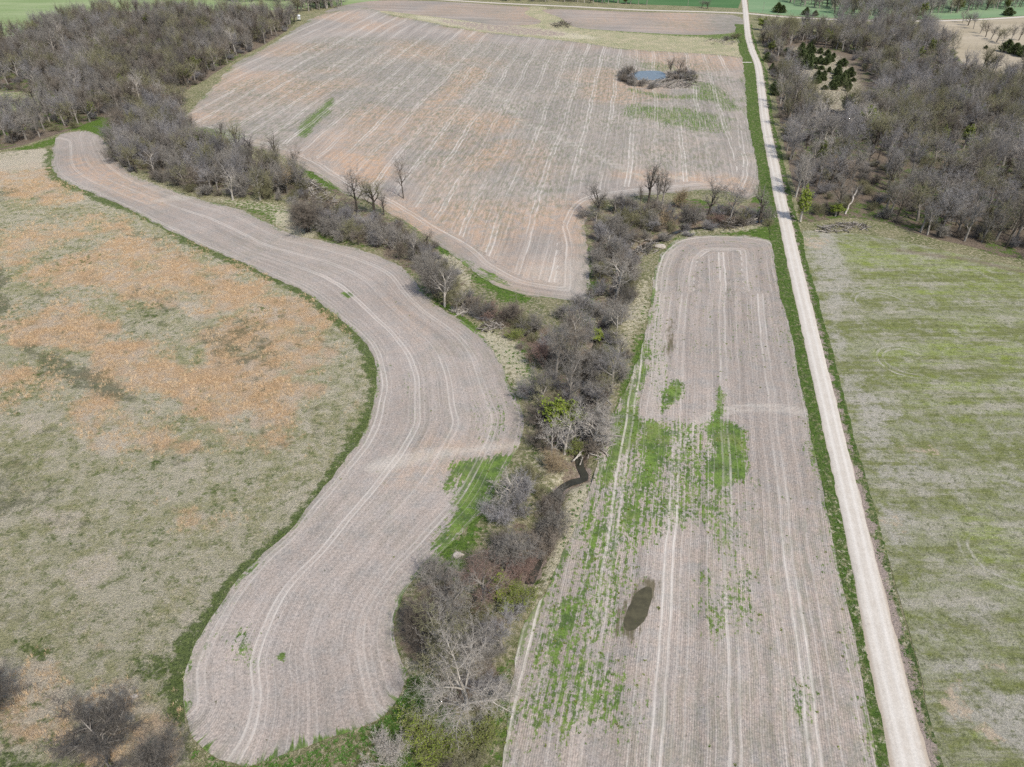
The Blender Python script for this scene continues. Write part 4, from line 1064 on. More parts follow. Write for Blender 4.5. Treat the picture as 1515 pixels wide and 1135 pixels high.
# ---- trees and shrubs one can point at: kind, mark x, y (foot), height, radius, twig, bark, label
T = 'bare_tree'; S = 'shrub'
SOLO = [
 (T, 'hero0', 690, 1052, 19, 9.2, 'pale', 'pale', 'largest bare tree with sprawling pale limbs, middle of the creek thicket at bottom'),
 (T, 'hero1', 160, 1122, 12, 7.2, 'dusk', 'grey', 'wide spreading bare tree in tan grass near bottom left corner'),
 (T, 'hero2', 243, 1150, 11, 4.4, 'dusk', 'grey', 'dense bare tree between the spreading tree and the curved tilled field, bottom left'),
 (T, 'hero2', -14, 1062, 9, 5.0, 'dusk', 'dark', 'dark bare tree cut by the left edge of the picture near the bottom'),
 (T, 'tall', 645, 1000, 14, 6.0, 'olive', 'grey', 'olive tinged dense tree beside the curved field, left of the largest pale tree'),
 (T, 'tall', 700, 985, 15, 6.0, 'grey', 'pale', 'pale limbed bare tree just behind the largest creek tree'),
 (T, 'tall', 742, 960, 11, 4.5, 'violet', 'grey', 'violet grey bare tree right of the largest creek tree by the strip field'),
 (T, 'tall', 668, 925, 11, 4.5, 'grey', 'grey', 'grey bare tree at the upper end of the bottom creek thicket'),
 (T, 'tall', 712, 905, 11, 4.6, 'red', 'grey', 'reddish brown bare tree above the largest creek tree'),
 (S, 'bush', 640, 865, 6, 3.8, 'pale', 'pale', 'whitish grey shrub at the curved field edge, top of the bottom thicket'),
 (S, 'bush', 606, 945, 6, 4.0, 'brown', 'dark', 'brown shrub bulging into the edge of the curved field beside the olive tree'),
 (S, 'lime', 766, 900, 4.5, 3.0, 'olive', 'grey', 'lime green budding shrub at the strip field edge right of the reddish tree'),
 (S, 'lime', 745, 885, 3.5, 2.2, 'olive', 'grey', 'small lime budding shrub next to the creek above the violet grey tree'),
 (S, 'lime0', 620, 1100, 5.5, 4.2, 'olive', 'grey', 'broad yellow green budding shrub below the largest creek tree'),
 (S, 'lime0', 655, 1120, 5.0, 3.8, 'olive', 'grey', 'yellow green budding shrub at the bottom edge below the largest creek tree'),
 (S, 'bush', 575, 1125, 5.5, 4.0, 'pale', 'pale', 'pale grey leafless shrub at the bottom edge left of the budding shrubs'),
 (S, 'lime0', 712, 1095, 4.5, 3.4, 'olive', 'grey', 'olive budding shrub beside the strip field at the bottom'),
 (S, 'bush', 690, 1140, 5.0, 3.4, 'olive', 'grey', 'olive leafless shrub at the bottom edge right of the budding shrubs'),
 (S, 'bush', 755, 838, 6.0, 4.6, 'grey', 'grey', 'large round grey shrub beside the creek, right of the fallen pale limb'),
 (S, 'bush', 775, 855, 4.5, 3.6, 'red', 'grey', 'red brown shrub below the large round grey shrub by the creek'),
 (S, 'bush', 818, 780, 6.0, 3.6, 'grey', 'dark', 'dark grey shrub against the creek channel below the bend'),
 (S, 'bush', 806, 812, 5.0, 3.0, 'brown', 'dark', 'narrow brown shrub on the creek bank below the dark grey one'),
 (S, 'bush', 826, 736, 3.6, 2.6, 'grey', 'dark', 'low grey shrub overhanging the creek just below the open bend'),
 (S, 'bush', 812, 758, 3.8, 2.6, 'brown', 'dark', 'low brown shrub overhanging the creek below the grey one'),
 (S, 'bush', 800, 792, 3.6, 2.6, 'grey', 'dark', 'low grey shrub overhanging the creek left of the narrow brown shrub'),
 (T, 'snag', 752, 745, 8, 4.2, 'pale', 'pale', 'pale whitish bare tree beside the green volunteer patch of the curved field'),
 (S, 'bush', 738, 772, 5.0, 3.2, 'violet', 'grey', 'violet grey shrub below the whitish tree by the green volunteer patch'),
 (S, 'bush', 715, 838, 3.8, 3.0, 'brown', 'grey', 'low brown shrub over the fallen pale limb at the curved field edge'),
 (S, 'bush', 815, 700, 4.2, 3.0, 'tan', 'grey', 'tan leafless shrub left of the open creek bend'),
 (S, 'bush', 783, 712, 3.2, 2.6, 'olive', 'grey', 'olive shrub between the open creek bend and the curved field'),
 (T, 'snag', 815, 682, 11, 3.2, 'pale', 'pale', 'white stemmed slender bare tree left of the lime tree above the creek bend'),
 (T, 'snag', 835, 672, 10, 3.6, 'pale', 'pale', 'white forked bare tree just right of the lime tree above the creek bend'),
 (T, 'lime1', 830, 640, 8, 3.6, 'olive', 'pale', 'bright lime budding tree in the middle of the creek line'),
 (S, 'lime0', 852, 668, 4.0, 2.2, 'olive', 'grey', 'lime budding shrub squeezed between white stems above the creek bend'),
 (S, 'bush', 800, 625, 5.5, 4.0, 'brown', 'dark', 'dark brown shrub left of the lime tree beside the curved field'),
 (S, 'bush', 792, 660, 4.0, 3.0, 'brown', 'dark', 'lower dark brown shrub beside the curved field, left of the white stems'),
 (T, 'tall', 878, 668, 10, 4.6, 'pale', 'pale', 'pale tangled bare tree at the green edge of the strip field above the creek bend'),
 (T, 'snag', 890, 612, 9, 3.6, 'grey', 'dark', 'bare tree with a dark leaning trunk at the strip field edge'),
 (T, 'tall', 868, 640, 10, 4.2, 'grey', 'pale', 'grey bare tree between the lime tree and the pale tangled tree'),
 (T, 'tall', 842, 600, 12, 4.5, 'grey', 'grey', 'tall grey bare tree behind the lime tree'),
 (T, 'tall', 800, 585, 8, 4.6, 'grey', 'grey', 'grey rounded bare tree at the curved field side, behind the dark brown shrub'),
 (T, 'tall', 905, 570, 9, 4.8, 'violet', 'grey', 'violet grey bare tree beside the bright green strip field edge'),
 (T, 'tall', 868, 560, 9, 4.2, 'grey', 'dark', 'dark centred bare tree in the creek line, right of the two tall trees'),
 (T, 'tall', 822, 560, 16, 4.6, 'grey', 'grey', 'left one of two tall bare trees where the creeks meet'),
 (T, 'tall', 845, 556, 18, 5.0, 'brown', 'pale', 'right one of two tall bare trees where the creeks meet'),
 (S, 'bush', 806, 538, 6, 4.0, 'red', 'grey', 'reddish shrub at the foot of the two tall trees where the creeks meet'),
 (S, 'lime', 762, 500, 2.8, 2.2, 'olive', 'grey', 'small lime shrub on the bleached grass where the creeks meet'),
 (S, 'lime', 880, 500, 3.4, 2.2, 'olive', 'grey', 'lime tinged shrub below the round bare tree with a pale trunk'),
 (S, 'bush', 893, 535, 4.8, 3.2, 'olive', 'dark', 'olive shrub between the creek thicket and the strip field'),
 (T, 'tall', 912, 496, 11, 4.6, 'grey', 'pale', 'pale trunked bare tree by the thin field edge path of the strip field'),
 (T, 'tall', 911, 441, 14, 5.8, 'grey', 'pale', 'round crowned bare tree with a pale trunk below the creek fork'),
 (T, 'tall', 925, 415, 10, 4.2, 'brown', 'dark', 'brown bare tree behind the round crowned one below the creek fork'),
 (T, 'snag', 897, 378, 8, 3.0, 'pale', 'pale', 'broken white snag beside the northern field tip'),
 (S, 'bush', 888, 395, 4.5, 3.2, 'grey', 'dark', 'grey shrub below the broken white snag'),
 (T, 'tall', 886, 322, 12, 5.0, 'grey', 'dark', 'dark round bare tree at the upper left corner of the eastern creek thicket'),
 (S, 'bush', 862, 322, 2.6, 3.2, 'grey', 'dark', 'low spreading branches left of the dark round bare tree'),
 (T, 'slim', 959, 302, 15, 3.2, 'grey', 'dark', 'leftmost tall slim tree of three on the northern field edge'),
 (T, 'slim', 972, 304, 13, 2.8, 'brown', 'grey', 'middle slim tree of three on the northern field edge'),
 (T, 'slim', 980, 303, 12, 2.8, 'brown', 'grey', 'rightmost slim tree of three on the northern field edge'),
 (T, 'slim', 947, 303, 7, 1.2, 'brown', 'dark', 'short dark stub of a tree left of the three slim trees'),
 (S, 'bush', 1003, 305, 6.0, 3.4, 'tan', 'dark', 'tan hazy shrub on a dark stump at the northern field edge'),
 (T, 'tall', 1047, 322, 14, 4.4, 'grey', 'dark', 'upright bare tree with a two toned trunk near the road culvert'),
 (T, 'tall', 1080, 326, 13, 4.6, 'violet', 'grey', 'violet grey bare tree nearest the brown brush near the road culvert'),
 (T, 'slim', 1124, 326, 13, 3.4, 'grey', 'dark', 'slender grey tree leaning beside the gravel road at the culvert'),
 (S, 'bush', 925, 338, 6.5, 4.4, 'olive', 'grey', 'olive shrub left of the three slim trees'),
 (S, 'bush', 950, 332, 6.0, 4.2, 'olive', 'grey', 'olive shrub under the three slim trees'),
 (S, 'bush', 937, 358, 5.0, 3.8, 'brown', 'grey', 'brown shrub above the white rock on the creek bank'),
 (S, 'bush', 905, 345, 6.0, 4.0, 'grey', 'dark', 'grey shrub right of the dark round bare tree'),
 (S, 'bush', 985, 333, 4.5, 3.8, 'tan', 'grey', 'tan shrub left of the small creek pool'),
 (S, 'bush', 970, 315, 4.0, 3.4, 'brown', 'dark', 'dark brown shrub at the feet of the three slim trees'),
 (S, 'bush', 1020, 322, 4.0, 3.4, 'red', 'grey', 'reddish shrub above the small creek pool'),
 (S, 'bush', 1062, 328, 3.6, 3.6, 'red', 'dark', 'red brown low shrub right of the two toned trunk'),
 (S, 'bush', 1098, 330, 3.4, 3.4, 'brown', 'dark', 'brown low shrub between the violet tree and the road culvert'),
 (T, 'snag', 597, 294, 15, 4.2, 'brown', 'dark', 'lone ragged bare tree standing out in the northern tilled field'),
 (T, 'tall', 529, 314, 15, 4.6, 'grey', 'dark', 'left one of two upright trees beside the northern field, right of the brush heap'),
 (T, 'tall', 554, 316, 13, 4.4, 'olive', 'dark', 'right one of two upright trees beside the northern field, right of the brush heap'),
 (T, 'slim', 568, 318, 8, 1.8, 'grey', 'dark', 'thin small tree just right of the two upright trees'),
 (T, 'hero2', 455, 342, 10.5, 6.6, 'brown', 'dark', 'huge rounded dark shrub tree at the curved field, below the brush heap'),
 (S, 'bush', 492, 348, 6.5, 4.6, 'grey', 'dark', 'grey shrub right of the huge rounded dark shrub tree'),
 (S, 'bush', 520, 356, 7, 4.4, 'olive', 'grey', 'olive grey shrub below the left upright tree'),
 (S, 'bush', 553, 364, 7.5, 4.6, 'grey', 'grey', 'grey shrub below the right upright tree at the curved field'),
 (S, 'bush', 583, 368, 7.5, 4.4, 'pale', 'pale', 'pale grey shrub with drooping stems at the curved field bend'),
 (S, 'bush', 545, 338, 5.5, 4.0, 'violet', 'dark', 'violet grey shrub tucked between the two upright trees and the curved field'),
 (S, 'bush', 605, 352, 3.2, 3.2, 'brown', 'grey', 'low brown shrub at the northern field edge right of the pale grey shrub'),
 (T, 'slim', 612, 380, 9, 1.6, 'pale', 'pale', 'thin pale pole tree at the curved field bend'),
 (T, 'slim', 631, 372, 7, 2.4, 'brown', 'dark', 'small dark tree right of the thin pale pole tree'),
 (T, 'hero2', 648, 440, 12, 5.2, 'grey', 'dark', 'tall egg shaped dense tree bulging over the curved field edge'),
 (T, 'tall', 658, 454, 12, 4.2, 'grey', 'pale', 'pale trunked tree at the foot of the egg shaped dense tree'),
 (T, 'snag', 685, 455, 6, 1.8, 'pale', 'pale', 'small white snag right of the egg shaped dense tree'),
 (S, 'bush', 705, 456, 4.2, 3.4, 'brown', 'dark', 'dark brown tangle shrub right of the small white snag'),
 (S, 'bush', 728, 468, 4.6, 3.6, 'red', 'dark', 'red brown tangle shrub in the middle of the creek between fields'),
 (S, 'bush', 752, 472, 4.2, 3.4, 'brown', 'dark', 'brown tangle shrub nearest the tip of the northern field'),
 (S, 'bush', 775, 482, 4.0, 3.2, 'olive', 'dark', 'dark olive tangle shrub above the small lime shrub'),
 (T, 'snag', 183, 236, 12, 3.0, 'pale', 'pale', 'white forked bare tree at the far end of the curved field'),
 (T, 'snag', 345, 296, 12, 4.0, 'pale', 'pale', 'white limbed bare tree in front of the western creek thicket'),
 (T, 'slim', 385, 296, 12, 3.2, 'grey', 'pale', 'tall thin pale stemmed tree at the front of the western creek thicket'),
 (T, 'slim', 355, 236, 14, 4.0, 'olive', 'dark', 'upright olive tipped tree behind the western creek thicket'),
 (T, 'slim', 375, 246, 14, 3.4, 'violet', 'dark', 'upright violet grey tree behind the western creek thicket'),
 (T, 'slim', 412, 250, 14, 3.2, 'grey', 'dark', 'upright grey tree at the northern field edge near the thicket end'),
 (T, 'slim', 332, 226, 13, 3.2, 'grey', 'dark', 'upright grey tree beside the bright green spot behind the western thicket'),
 (T, 'slim', 436, 268, 13, 3.2, 'brown', 'grey', 'upright brown tree above the grey brush heap'),
 (S, 'lime', 357, 262, 6, 1.8, 'olive', 'grey', 'small yellow green shrub glowing inside the western creek thicket'),
 (T, 'tall', 425, 285, 11, 4.4, 'tan', 'grey', 'tan tipped bare tree left of the grey brush heap'),
 (T, 'slim', 1177, 292, 15, 2.6, 'pale', 'pale', 'left of two white stemmed trees at the wood edge by the road'),
 (T, 'slim', 1185, 292, 14, 2.4, 'pale', 'pale', 'right of two white stemmed trees at the wood edge by the road'),
 (T, 'lime1', 1184, 328, 11, 2.4, 'olive', 'pale', 'lime crowned slender tree by the road culvert below the white stems'),
 (S, 'lime', 1236, 320, 4, 2.2, 'olive', 'grey', 'lime shrub left of the white leaning trunk in the wood'),
 (T, 'snag1', 1488, 366, 19, 6.0, 'brown', 'dark', 'big dark forked bare tree at the right end of the wood edge'),
 (T, 'snag', 1385, 330, 13, 2.2, 'pale', 'pale', 'white stemmed bare tree inside the wood above the hay field'),
 (T, 'lime1', 1280, 195, 10, 3.0, 'olive', 'grey', 'lime green budding tree deep inside the right hand wood'),
 (T, 'lime1', 1128, 45, 8, 4.0, 'olive', 'grey', 'yellow green tree beside the crossroads at the wood corner'),
 (S, 'lime1', 302, 214, 6, 4.2, 'olive', 'grey', 'bright green budding shrub behind the western creek thicket'),
]
for nm, kind, px, py, H, Rr, tw, bk, lab in SOLO:
    x, y = W1(px, py)
    big = 1.12 if py > 950 else 1.38
    H, Rr = H * big, Rr * big
    plant(nm, pick(kind), x, y, H, Rr, tw, bk, lab, 'shrub' if nm == S else 'tree', leaf='olive' if 'olive budding' in lab else 'lime', z=ground_z(x, y) - 0.05 if kind in ('bush',) else ground_z(x, y))

# ---- scattered individuals
def scatter(poly, spacing, seed, holes=(), jitter=0.42):
    w = smooth(W(poly), True, 3)
    lo, hi = w.min(0), w.max(0)
    rg = np.random.default_rng(seed)
    X_, Y_ = np.meshgrid(np.arange(lo[0], hi[0], spacing), np.arange(lo[1], hi[1], spacing * 0.87))
    X_[1::2] += spacing / 2
    q = np.column_stack([X_.ravel(), Y_.ravel()])
    q += rg.uniform(-jitter, jitter, q.shape) * spacing
    m = inside(w, q)
    for h in holes:
        m &= ~inside(W(h), q)
    return q[m]

def in_view(q, pad=25):
    # keep what the photograph can see (a little beyond its left and right edges)
    d = q[:, 1] * math.cos(PITCH) + CAM_H * math.sin(PITCH)
    px = PW / 2 + FPX * q[:, 0] / d
    zc = -CAM_H * math.cos(PITCH) + q[:, 1] * math.sin(PITCH)
    py = PH / 2 - FPX * zc / d
    return (px > -90) & (px < PW + 90) & (py > -22)

TW = ['grey', 'grey', 'violet', 'violet', 'brown', 'olive', 'grey']
ORD = ['first', 'second', 'third', 'fourth', 'fifth', 'sixth', 'seventh', 'eighth', 'ninth', 'tenth', 'eleventh', 'twelfth', 'thirteenth', 'fourteenth', 'fifteenth', 'sixteenth', 'seventeenth', 'eighteenth', 'nineteenth', 'twentieth']
ORD += ['twenty-' + o_ for o_ in ORD[:9]] + ['thirtieth'] + ['thirty-' + o_ for o_ in ORD[:9]]
TWORD = {'grey': 'grey', 'violet': 'violet grey', 'brown': 'brown', 'olive': 'olive'}
KWORD = {'tall': 'broad', 'slim': 'slender', 'bush': 'bushy'}
PLAN = []
def plan(qs, zone, group, H, Rr, kinds=('tall', 'tall', 'tall', 'slim')):
    for q in qs:
        kind = random.choice(kinds)
        h = random.uniform(*H); r = random.uniform(*Rr) * (0.62 if kind == 'slim' else 1)
        PLAN.append([q[0], q[1], kind, h, r, random.choice(TW), random.choice(['grey', 'grey', 'dark', 'grey']), zone(q) if callable(zone) else zone, group])

WTH = [(172, 200), (168, 232), (196, 254), (260, 278), (300, 288), (350, 290), (400, 297), (432, 300), (446, 278), (412, 254), (352, 232), (300, 216), (278, 196), (268, 165), (200, 168)]
RWE = resample(smooth(W(RIGHT_EDGE), False, 6), 3.0)
TWE = resample(smooth(W(TOP), True, 5), 4.0)
def thicket_zone(q):
    q = q[None]
    if q[0, 1] > W1(200, 205)[1]: return 'at the wood end of the western thicket'
    if pdist(RWE, q)[0] < 13: return 'fronting the curved field in the western thicket'
    if pdist(TWE, q)[0] < 16: return 'backing the northern field in the western thicket'
    return 'in the middle of the western thicket'
plan(scatter(WTH, 8.6, 3), thicket_zone, 'trees of the western creek thicket', (11, 16), (5.0, 6.8), ('tall', 'tall', 'bush'))
lw = scatter(LWOOD, 9.4, 5, [LCLEAR]); lw = lw[in_view(lw)]
OPEN_GLADE = [(1155, 70), (1195, 64), (1250, 78), (1284, 116), (1294, 145), (1272, 164), (1218, 166), (1190, 145), (1172, 105)]
rw = scatter(RWOOD, 9.3, 6, [OPEN_GLADE]); rw = rw[in_view(rw)]
rw = rw[pdist(ROAD[::3], rw) > 8]
rw = rw[fbm(rw, 0.035, 61) < 0.66]
rw = rw[~(inside(W([(1190, 250), (1330, 225), (1410, 300), (1340, 335), (1190, 332)]), rw) & (fbm(rw, 0.11, 63) > 0.5))]
lw = lw[fbm(lw, 0.035, 62) < 0.70]
def near_first(q, n):
    o = np.argsort(q[:, 1] + 0.15 * np.abs(q[:, 0]))
    return q[o[:n]], q[o[n:]]
lnear, lfar = near_first(lw, 46)
rnear, rfar = near_first(rw, 92)
HAYE = resample(smooth(W(HAY[:6]), False, 5), 4.0)
def rzone(q):
    if pdist(ROAD[::3], q[None])[0] < 20: return 'beside the road at the right wood'
    d = pdist(HAYE, q[None])[0]
    return 'nearest the hay field in the right wood' if d < 24 else ('second rank from the hay field, right wood' if d < 44 else 'deeper in the right wood')
plan(lnear, lambda q: 'at the foot of the upper left wood' if q[1] < W1(60, 185)[1] else 'higher in the upper left wood', 'trees of the upper left wood', (14, 20), (5.4, 7.4))
plan(rnear, rzone, 'trees of the wood right of the road', (14, 21), (5.4, 7.6))
CTZ = [([(440, 308), (480, 322), (520, 330), (560, 334), (600, 352), (636, 376), (648, 430), (612, 392), (560, 376), (480, 352), (440, 338)], 'on the middle creek by the curved bend'),
       ([(655, 405), (690, 445), (760, 466), (800, 496), (770, 492), (700, 470), (662, 452)], 'along the creek below the northern field tip'),
       ([(800, 500), (850, 470), (880, 400), (872, 320), (905, 306), (960, 322), (945, 372), (935, 430), (925, 500), (925, 545), (900, 600), (880, 660), (840, 670), (800, 660), (785, 610), (795, 540)], 'in the creek thicket above the open bend'),
       ([(900, 306), (1000, 318), (1060, 318), (1130, 318), (1140, 330), (1040, 336), (960, 345)], 'along the eastern creek toward the culvert'),
       ([(738, 745), (800, 735), (828, 750), (806, 830), (768, 872), (742, 850)], 'along the creek below the open bend'),
       ([(602, 890), (680, 838), (740, 885), (758, 935), (745, 1000), (700, 1055), (655, 1020), (598, 965)], 'in the bottom creek thicket'),
       ([(916, 113), (934, 110), (940, 121), (944, 127), (928, 127)], 'at the left end of the pond'), ([(944, 126), (960, 125), (978, 126), (978, 131), (955, 131)], 'in front of the pond'), ([(984, 114), (1004, 110), (1028, 111), (1036, 117), (1010, 118), (994, 119)], 'behind the log heap at the pond')]
solo_w = W([(t_[2], t_[3]) for t_ in SOLO])
for zi, (zp, zn) in enumerate(CTZ):
    qs = scatter(zp, (6.2, 6.2, 7.2, 7.0, 7.0, 6.2, 5.0, 7.0, 5.0)[zi], 140 + zi)
    qs = qs[[np.hypot(*(solo_w - q_).T).min() > 2.6 and pdist(CREEK[::2], q_[None])[0] > 1.8 for q_ in qs]]
    plan(qs, zn, 'brush along the creeks' if zi < 6 else 'brush round the pond', (4.5, 9.5) if zi < 6 else (3.0, 6.5), (3.2, 5.2), ('bush', 'bush', 'bush', 'tall') if zi < 6 else ('bush',))
hedge = W([(1424, 34), (1432, 38), (1440, 43), (1450, 50), (1458, 55), (1466, 59), (1474, 63), (1482, 66), (1495, 62), (1507, 60)])
plan(hedge, 'in the hedge of the upper right pasture', 'hedge trees upper right', (12, 16), (4.6, 6.2))
byl = {}
for p_ in PLAN:
    byl.setdefault('%s %s %s' % (TWORD[p_[5]], {'tall': 'broad bare tree', 'slim': 'slender bare tree', 'bush': 'leafless shrub'}[p_[2]], p_[7]), []).append(p_)
for lab, ps in byl.items():
    ps.sort(key=lambda p_: p_[0] / (p_[1] + 87.0))
    for i, p_ in enumerate(ps):
        x, y, kind, h, r, tw, bk, zn, gr = p_
        plant(S if kind == 'bush' else T, pick(kind), x, y, h, r, tw, 'dark' if kind == 'bush' else bk, lab + (', ' + ORD[i] + ' from left' if len(ps) > 1 else ''), 'shrub' if kind == 'bush' else 'tree', gr, z=ground_z(x, y))

# the rest of the woods as masses
def scatter_stuff(name, P3, scale3, rotz, idx, protos, label, cat):
    """protos: list of (mesh, [materials]) ; one object, geometry-node instances"""
    pc = bpy.data.collections.new(name + ' source')
    for i, (parts) in enumerate(protos):
        vs, fs, mi, mats, b = [], [], [], [], 0
        for me, mat in parts:
            n = len(me.vertices); co = np.empty(n * 3, np.float32); me.vertices.foreach_get('co', co)
            lt = np.empty(len(me.loops), np.int32); me.loops.foreach_get('vertex_index', lt)
            vs.append(co.reshape(-1, 3)); fs.append(lt.reshape(-1, 3) + b); mi += [len(mats)] * (len(lt) // 3); mats.append(mat); b += n
        me = tri_mesh('%s source %02d' % (name, i), np.vstack(vs), np.vstack(fs))
        for m_ in mats: me.materials.append(m_)
        me.polygons.foreach_set('material_index', np.array(mi, np.int32))
        pc.objects.link(bpy.data.objects.new('%s_source_%02d' % (name, i), me))
    me = bpy.data.meshes.new(name)
    n = len(P3)
    me.vertices.add(n); me.vertices.foreach_set('co', np.asarray(P3, np.float32).ravel())
    a = me.attributes.new('scl', 'FLOAT_VECTOR', 'POINT'); a.data.foreach_set('vector', np.asarray(scale3, np.float32).ravel())
    a = me.attributes.new('rot', 'FLOAT_VECTOR', 'POINT'); a.data.foreach_set('vector', np.column_stack([np.zeros(n), np.zeros(n), rotz]).astype(np.float32).ravel())
    a = me.attributes.new('pick', 'INT', 'POINT'); a.data.foreach_set('value', np.asarray(idx, np.int32))
    o = link(name, me)
    ng = bpy.data.node_groups.new(name + ' scatter', 'GeometryNodeTree')
    ng.interface.new_socket('Geometry', in_out='INPUT', socket_type='NodeSocketGeometry')
    ng.interface.new_socket('Geometry', in_out='OUTPUT', socket_type='NodeSocketGeometry')
    N = ng.nodes.new
    gi, go, iop, ci = N('NodeGroupInput'), N('NodeGroupOutput'), N('GeometryNodeInstanceOnPoints'), N('GeometryNodeCollectionInfo')
    ci.inputs['Collection'].default_value = pc
    ci.inputs['Separate Children'].default_value = True
    ci.inputs['Reset Children'].default_value = True
    L = ng.links.new
    L(gi.outputs[0], iop.inputs['Points']); L(ci.outputs[0], iop.inputs['Instance']); L(iop.outputs[0], go.inputs[0])
    iop.inputs['Pick Instance'].default_value = True
    for an, ty, sock in (('pick', 'INT', 'Instance Index'), ('rot', 'FLOAT_VECTOR', 'Rotation'), ('scl', 'FLOAT_VECTOR', 'Scale')):
        na = N('GeometryNodeInputNamedAttribute'); na.data_type = ty; na.inputs['Name'].default_value = an
        L([s_ for s_ in na.outputs if s_.enabled and s_.name == 'Attribute'][0], iop.inputs[sock])
    md = o.modifiers.new('scatter', 'NODES'); md.node_group = ng
    tag(o, label, cat, kind='stuff')
    return o

def tree_parts(key, twig, bark):
    p = PROTO[key]
    return [(p['trunk'], M['bark_' + bark]), (p['crown'], M['twig_' + twig])]
WOODP = [tree_parts('tall0', 'grey', 'grey'), tree_parts('tall1', 'violet', 'grey'), tree_parts('tall2', 'brown', 'dark'), tree_parts('tall3', 'violet', 'pale'), tree_parts('tall4', 'olive', 'grey'), tree_parts('slim0', 'grey', 'grey'), tree_parts('slim1', 'violet', 'dark'), tree_parts('tall1', 'pale', 'pale'), tree_parts('tall0', 'olive', 'dark'), tree_parts('lime1', 'olive', 'grey') + [(PROTO['lime1']['leaves'], M['leaf_olive'])], tree_parts('tall3', 'dusk', 'dark')]
def wood_mass(name, q, label, duller=False):
    n = len(q)
    tone = fbm(q, 0.02, 41)
    base = np.where(tone > 0.52, RNG.choice([1, 3, 6, 0, 1, 3], n), RNG.choice([0, 2, 4, 5, 1, 8], n))
    if duller: base = np.where(tone > 0.55, RNG.choice([1, 0, 2, 5], n), RNG.choice([0, 2, 4, 2, 8, 10], n))
    base = np.where(RNG.random(n) < 0.05, 7, base)
    base = np.where(RNG.random(n) < 0.045, 9, base)
    h = RNG.uniform(0.8, 1.5, n); r = RNG.uniform(0.85, 1.6, n)
    scatter_stuff(name, np.column_stack([q, np.zeros(n)]), np.column_stack([r, r, h]), RNG.uniform(0, 6.283, n), base, WOODP, label, 'woodland')
wood_mass('woodland_trees', lfar, 'mass of bare grey brown trees filling the upper left wood', True)
extra = np.vstack([scatter([(1236, 24), (1300, 26), (1366, 26), (1366, -20), (1250, -20), (1235, 5)], 9, 71), scatter([(1160, 3), (1236, 14), (1236, -20), (1150, -20)], 11, 72)])
wood_mass('woodland_trees', np.vstack([rfar, extra]), 'mass of bare grey and violet trees filling the wood right of the road')
far = np.vstack([scatter([(300, 2), (440, 4), (500, 14), (500, -22), (200, -22)], 10, 73), scatter([(650, -3), (900, 6), (960, 8), (900, 1), (760, -8), (650, -12)], 9, 74), scatter([(1370, 22), (1515, 12), (1560, 4), (1380, 10)], 9, 75), scatter([(440, 20), (455, 17), (495, 12), (490, 5), (440, 10)], 8, 76)])
wood_mass('distant_trees', far, 'thin lines of far bare trees along the top edge')

# undergrowth inside woods
def bush_parts(key, twig):
    p = PROTO[key]
    return [(p['trunk'], M['bark_dark']), (p['crown'], M['twig_' + twig])]
BP = [bush_parts('bush0', 'brown'), bush_parts('bush1', 'grey'), bush_parts('bush2', 'olive'), bush_parts('bush3', 'violet')]
und = np.vstack([q_[RNG.random(len(q_)) < 0.75] for q_ in (scatter(LWOOD, 9.0, 81, [LCLEAR]), scatter(RWOOD, 9.0, 82, [OPEN_GLADE]), scatter(WTH, 6.0, 83))])
und = und[in_view(und)]
und = und[pdist(ROAD[::3], und) > 6]
n = len(und); h = RNG.uniform(.35, .9, n); r = RNG.uniform(.7, 1.3, n)
scatter_stuff('undergrowth', np.column_stack([und, np.full(n, -.1)]), np.column_stack([r, r, h]), RNG.uniform(0, 6.28, n), RNG.integers(0, 4, n), BP, 'brushy leafless undergrowth beneath the trees of the woods and thicket', 'undergrowth')
rip = np.vstack([CREEK[(CREEK[:, 1] > 60)], WEST_CREEK])
rip = rip[::2] + RNG.normal(0, 5.0, rip[::2].shape)
bad = np.zeros(len(rip), bool)
for poly in (STRIP, TOP, CURVED):
    bad |= sd(W(poly), rip) > -1.5
bad |= pdist(ROAD[::3], rip) < 7
bad |= np.hypot(*(rip - W1(853, 706)).T) < 8
rip = rip[~bad]
n = len(rip); h = RNG.uniform(.25, .8, n); r = RNG.uniform(.5, 1.1, n)
scatter_stuff('creek_brush', np.column_stack([rip, [ground_z(*p_) for p_ in rip]]), np.column_stack([r, r, h]), RNG.uniform(0, 6.28, n), RNG.integers(0, 4, n), BP, 'low leafless brush growing along both creek channels', 'brush')

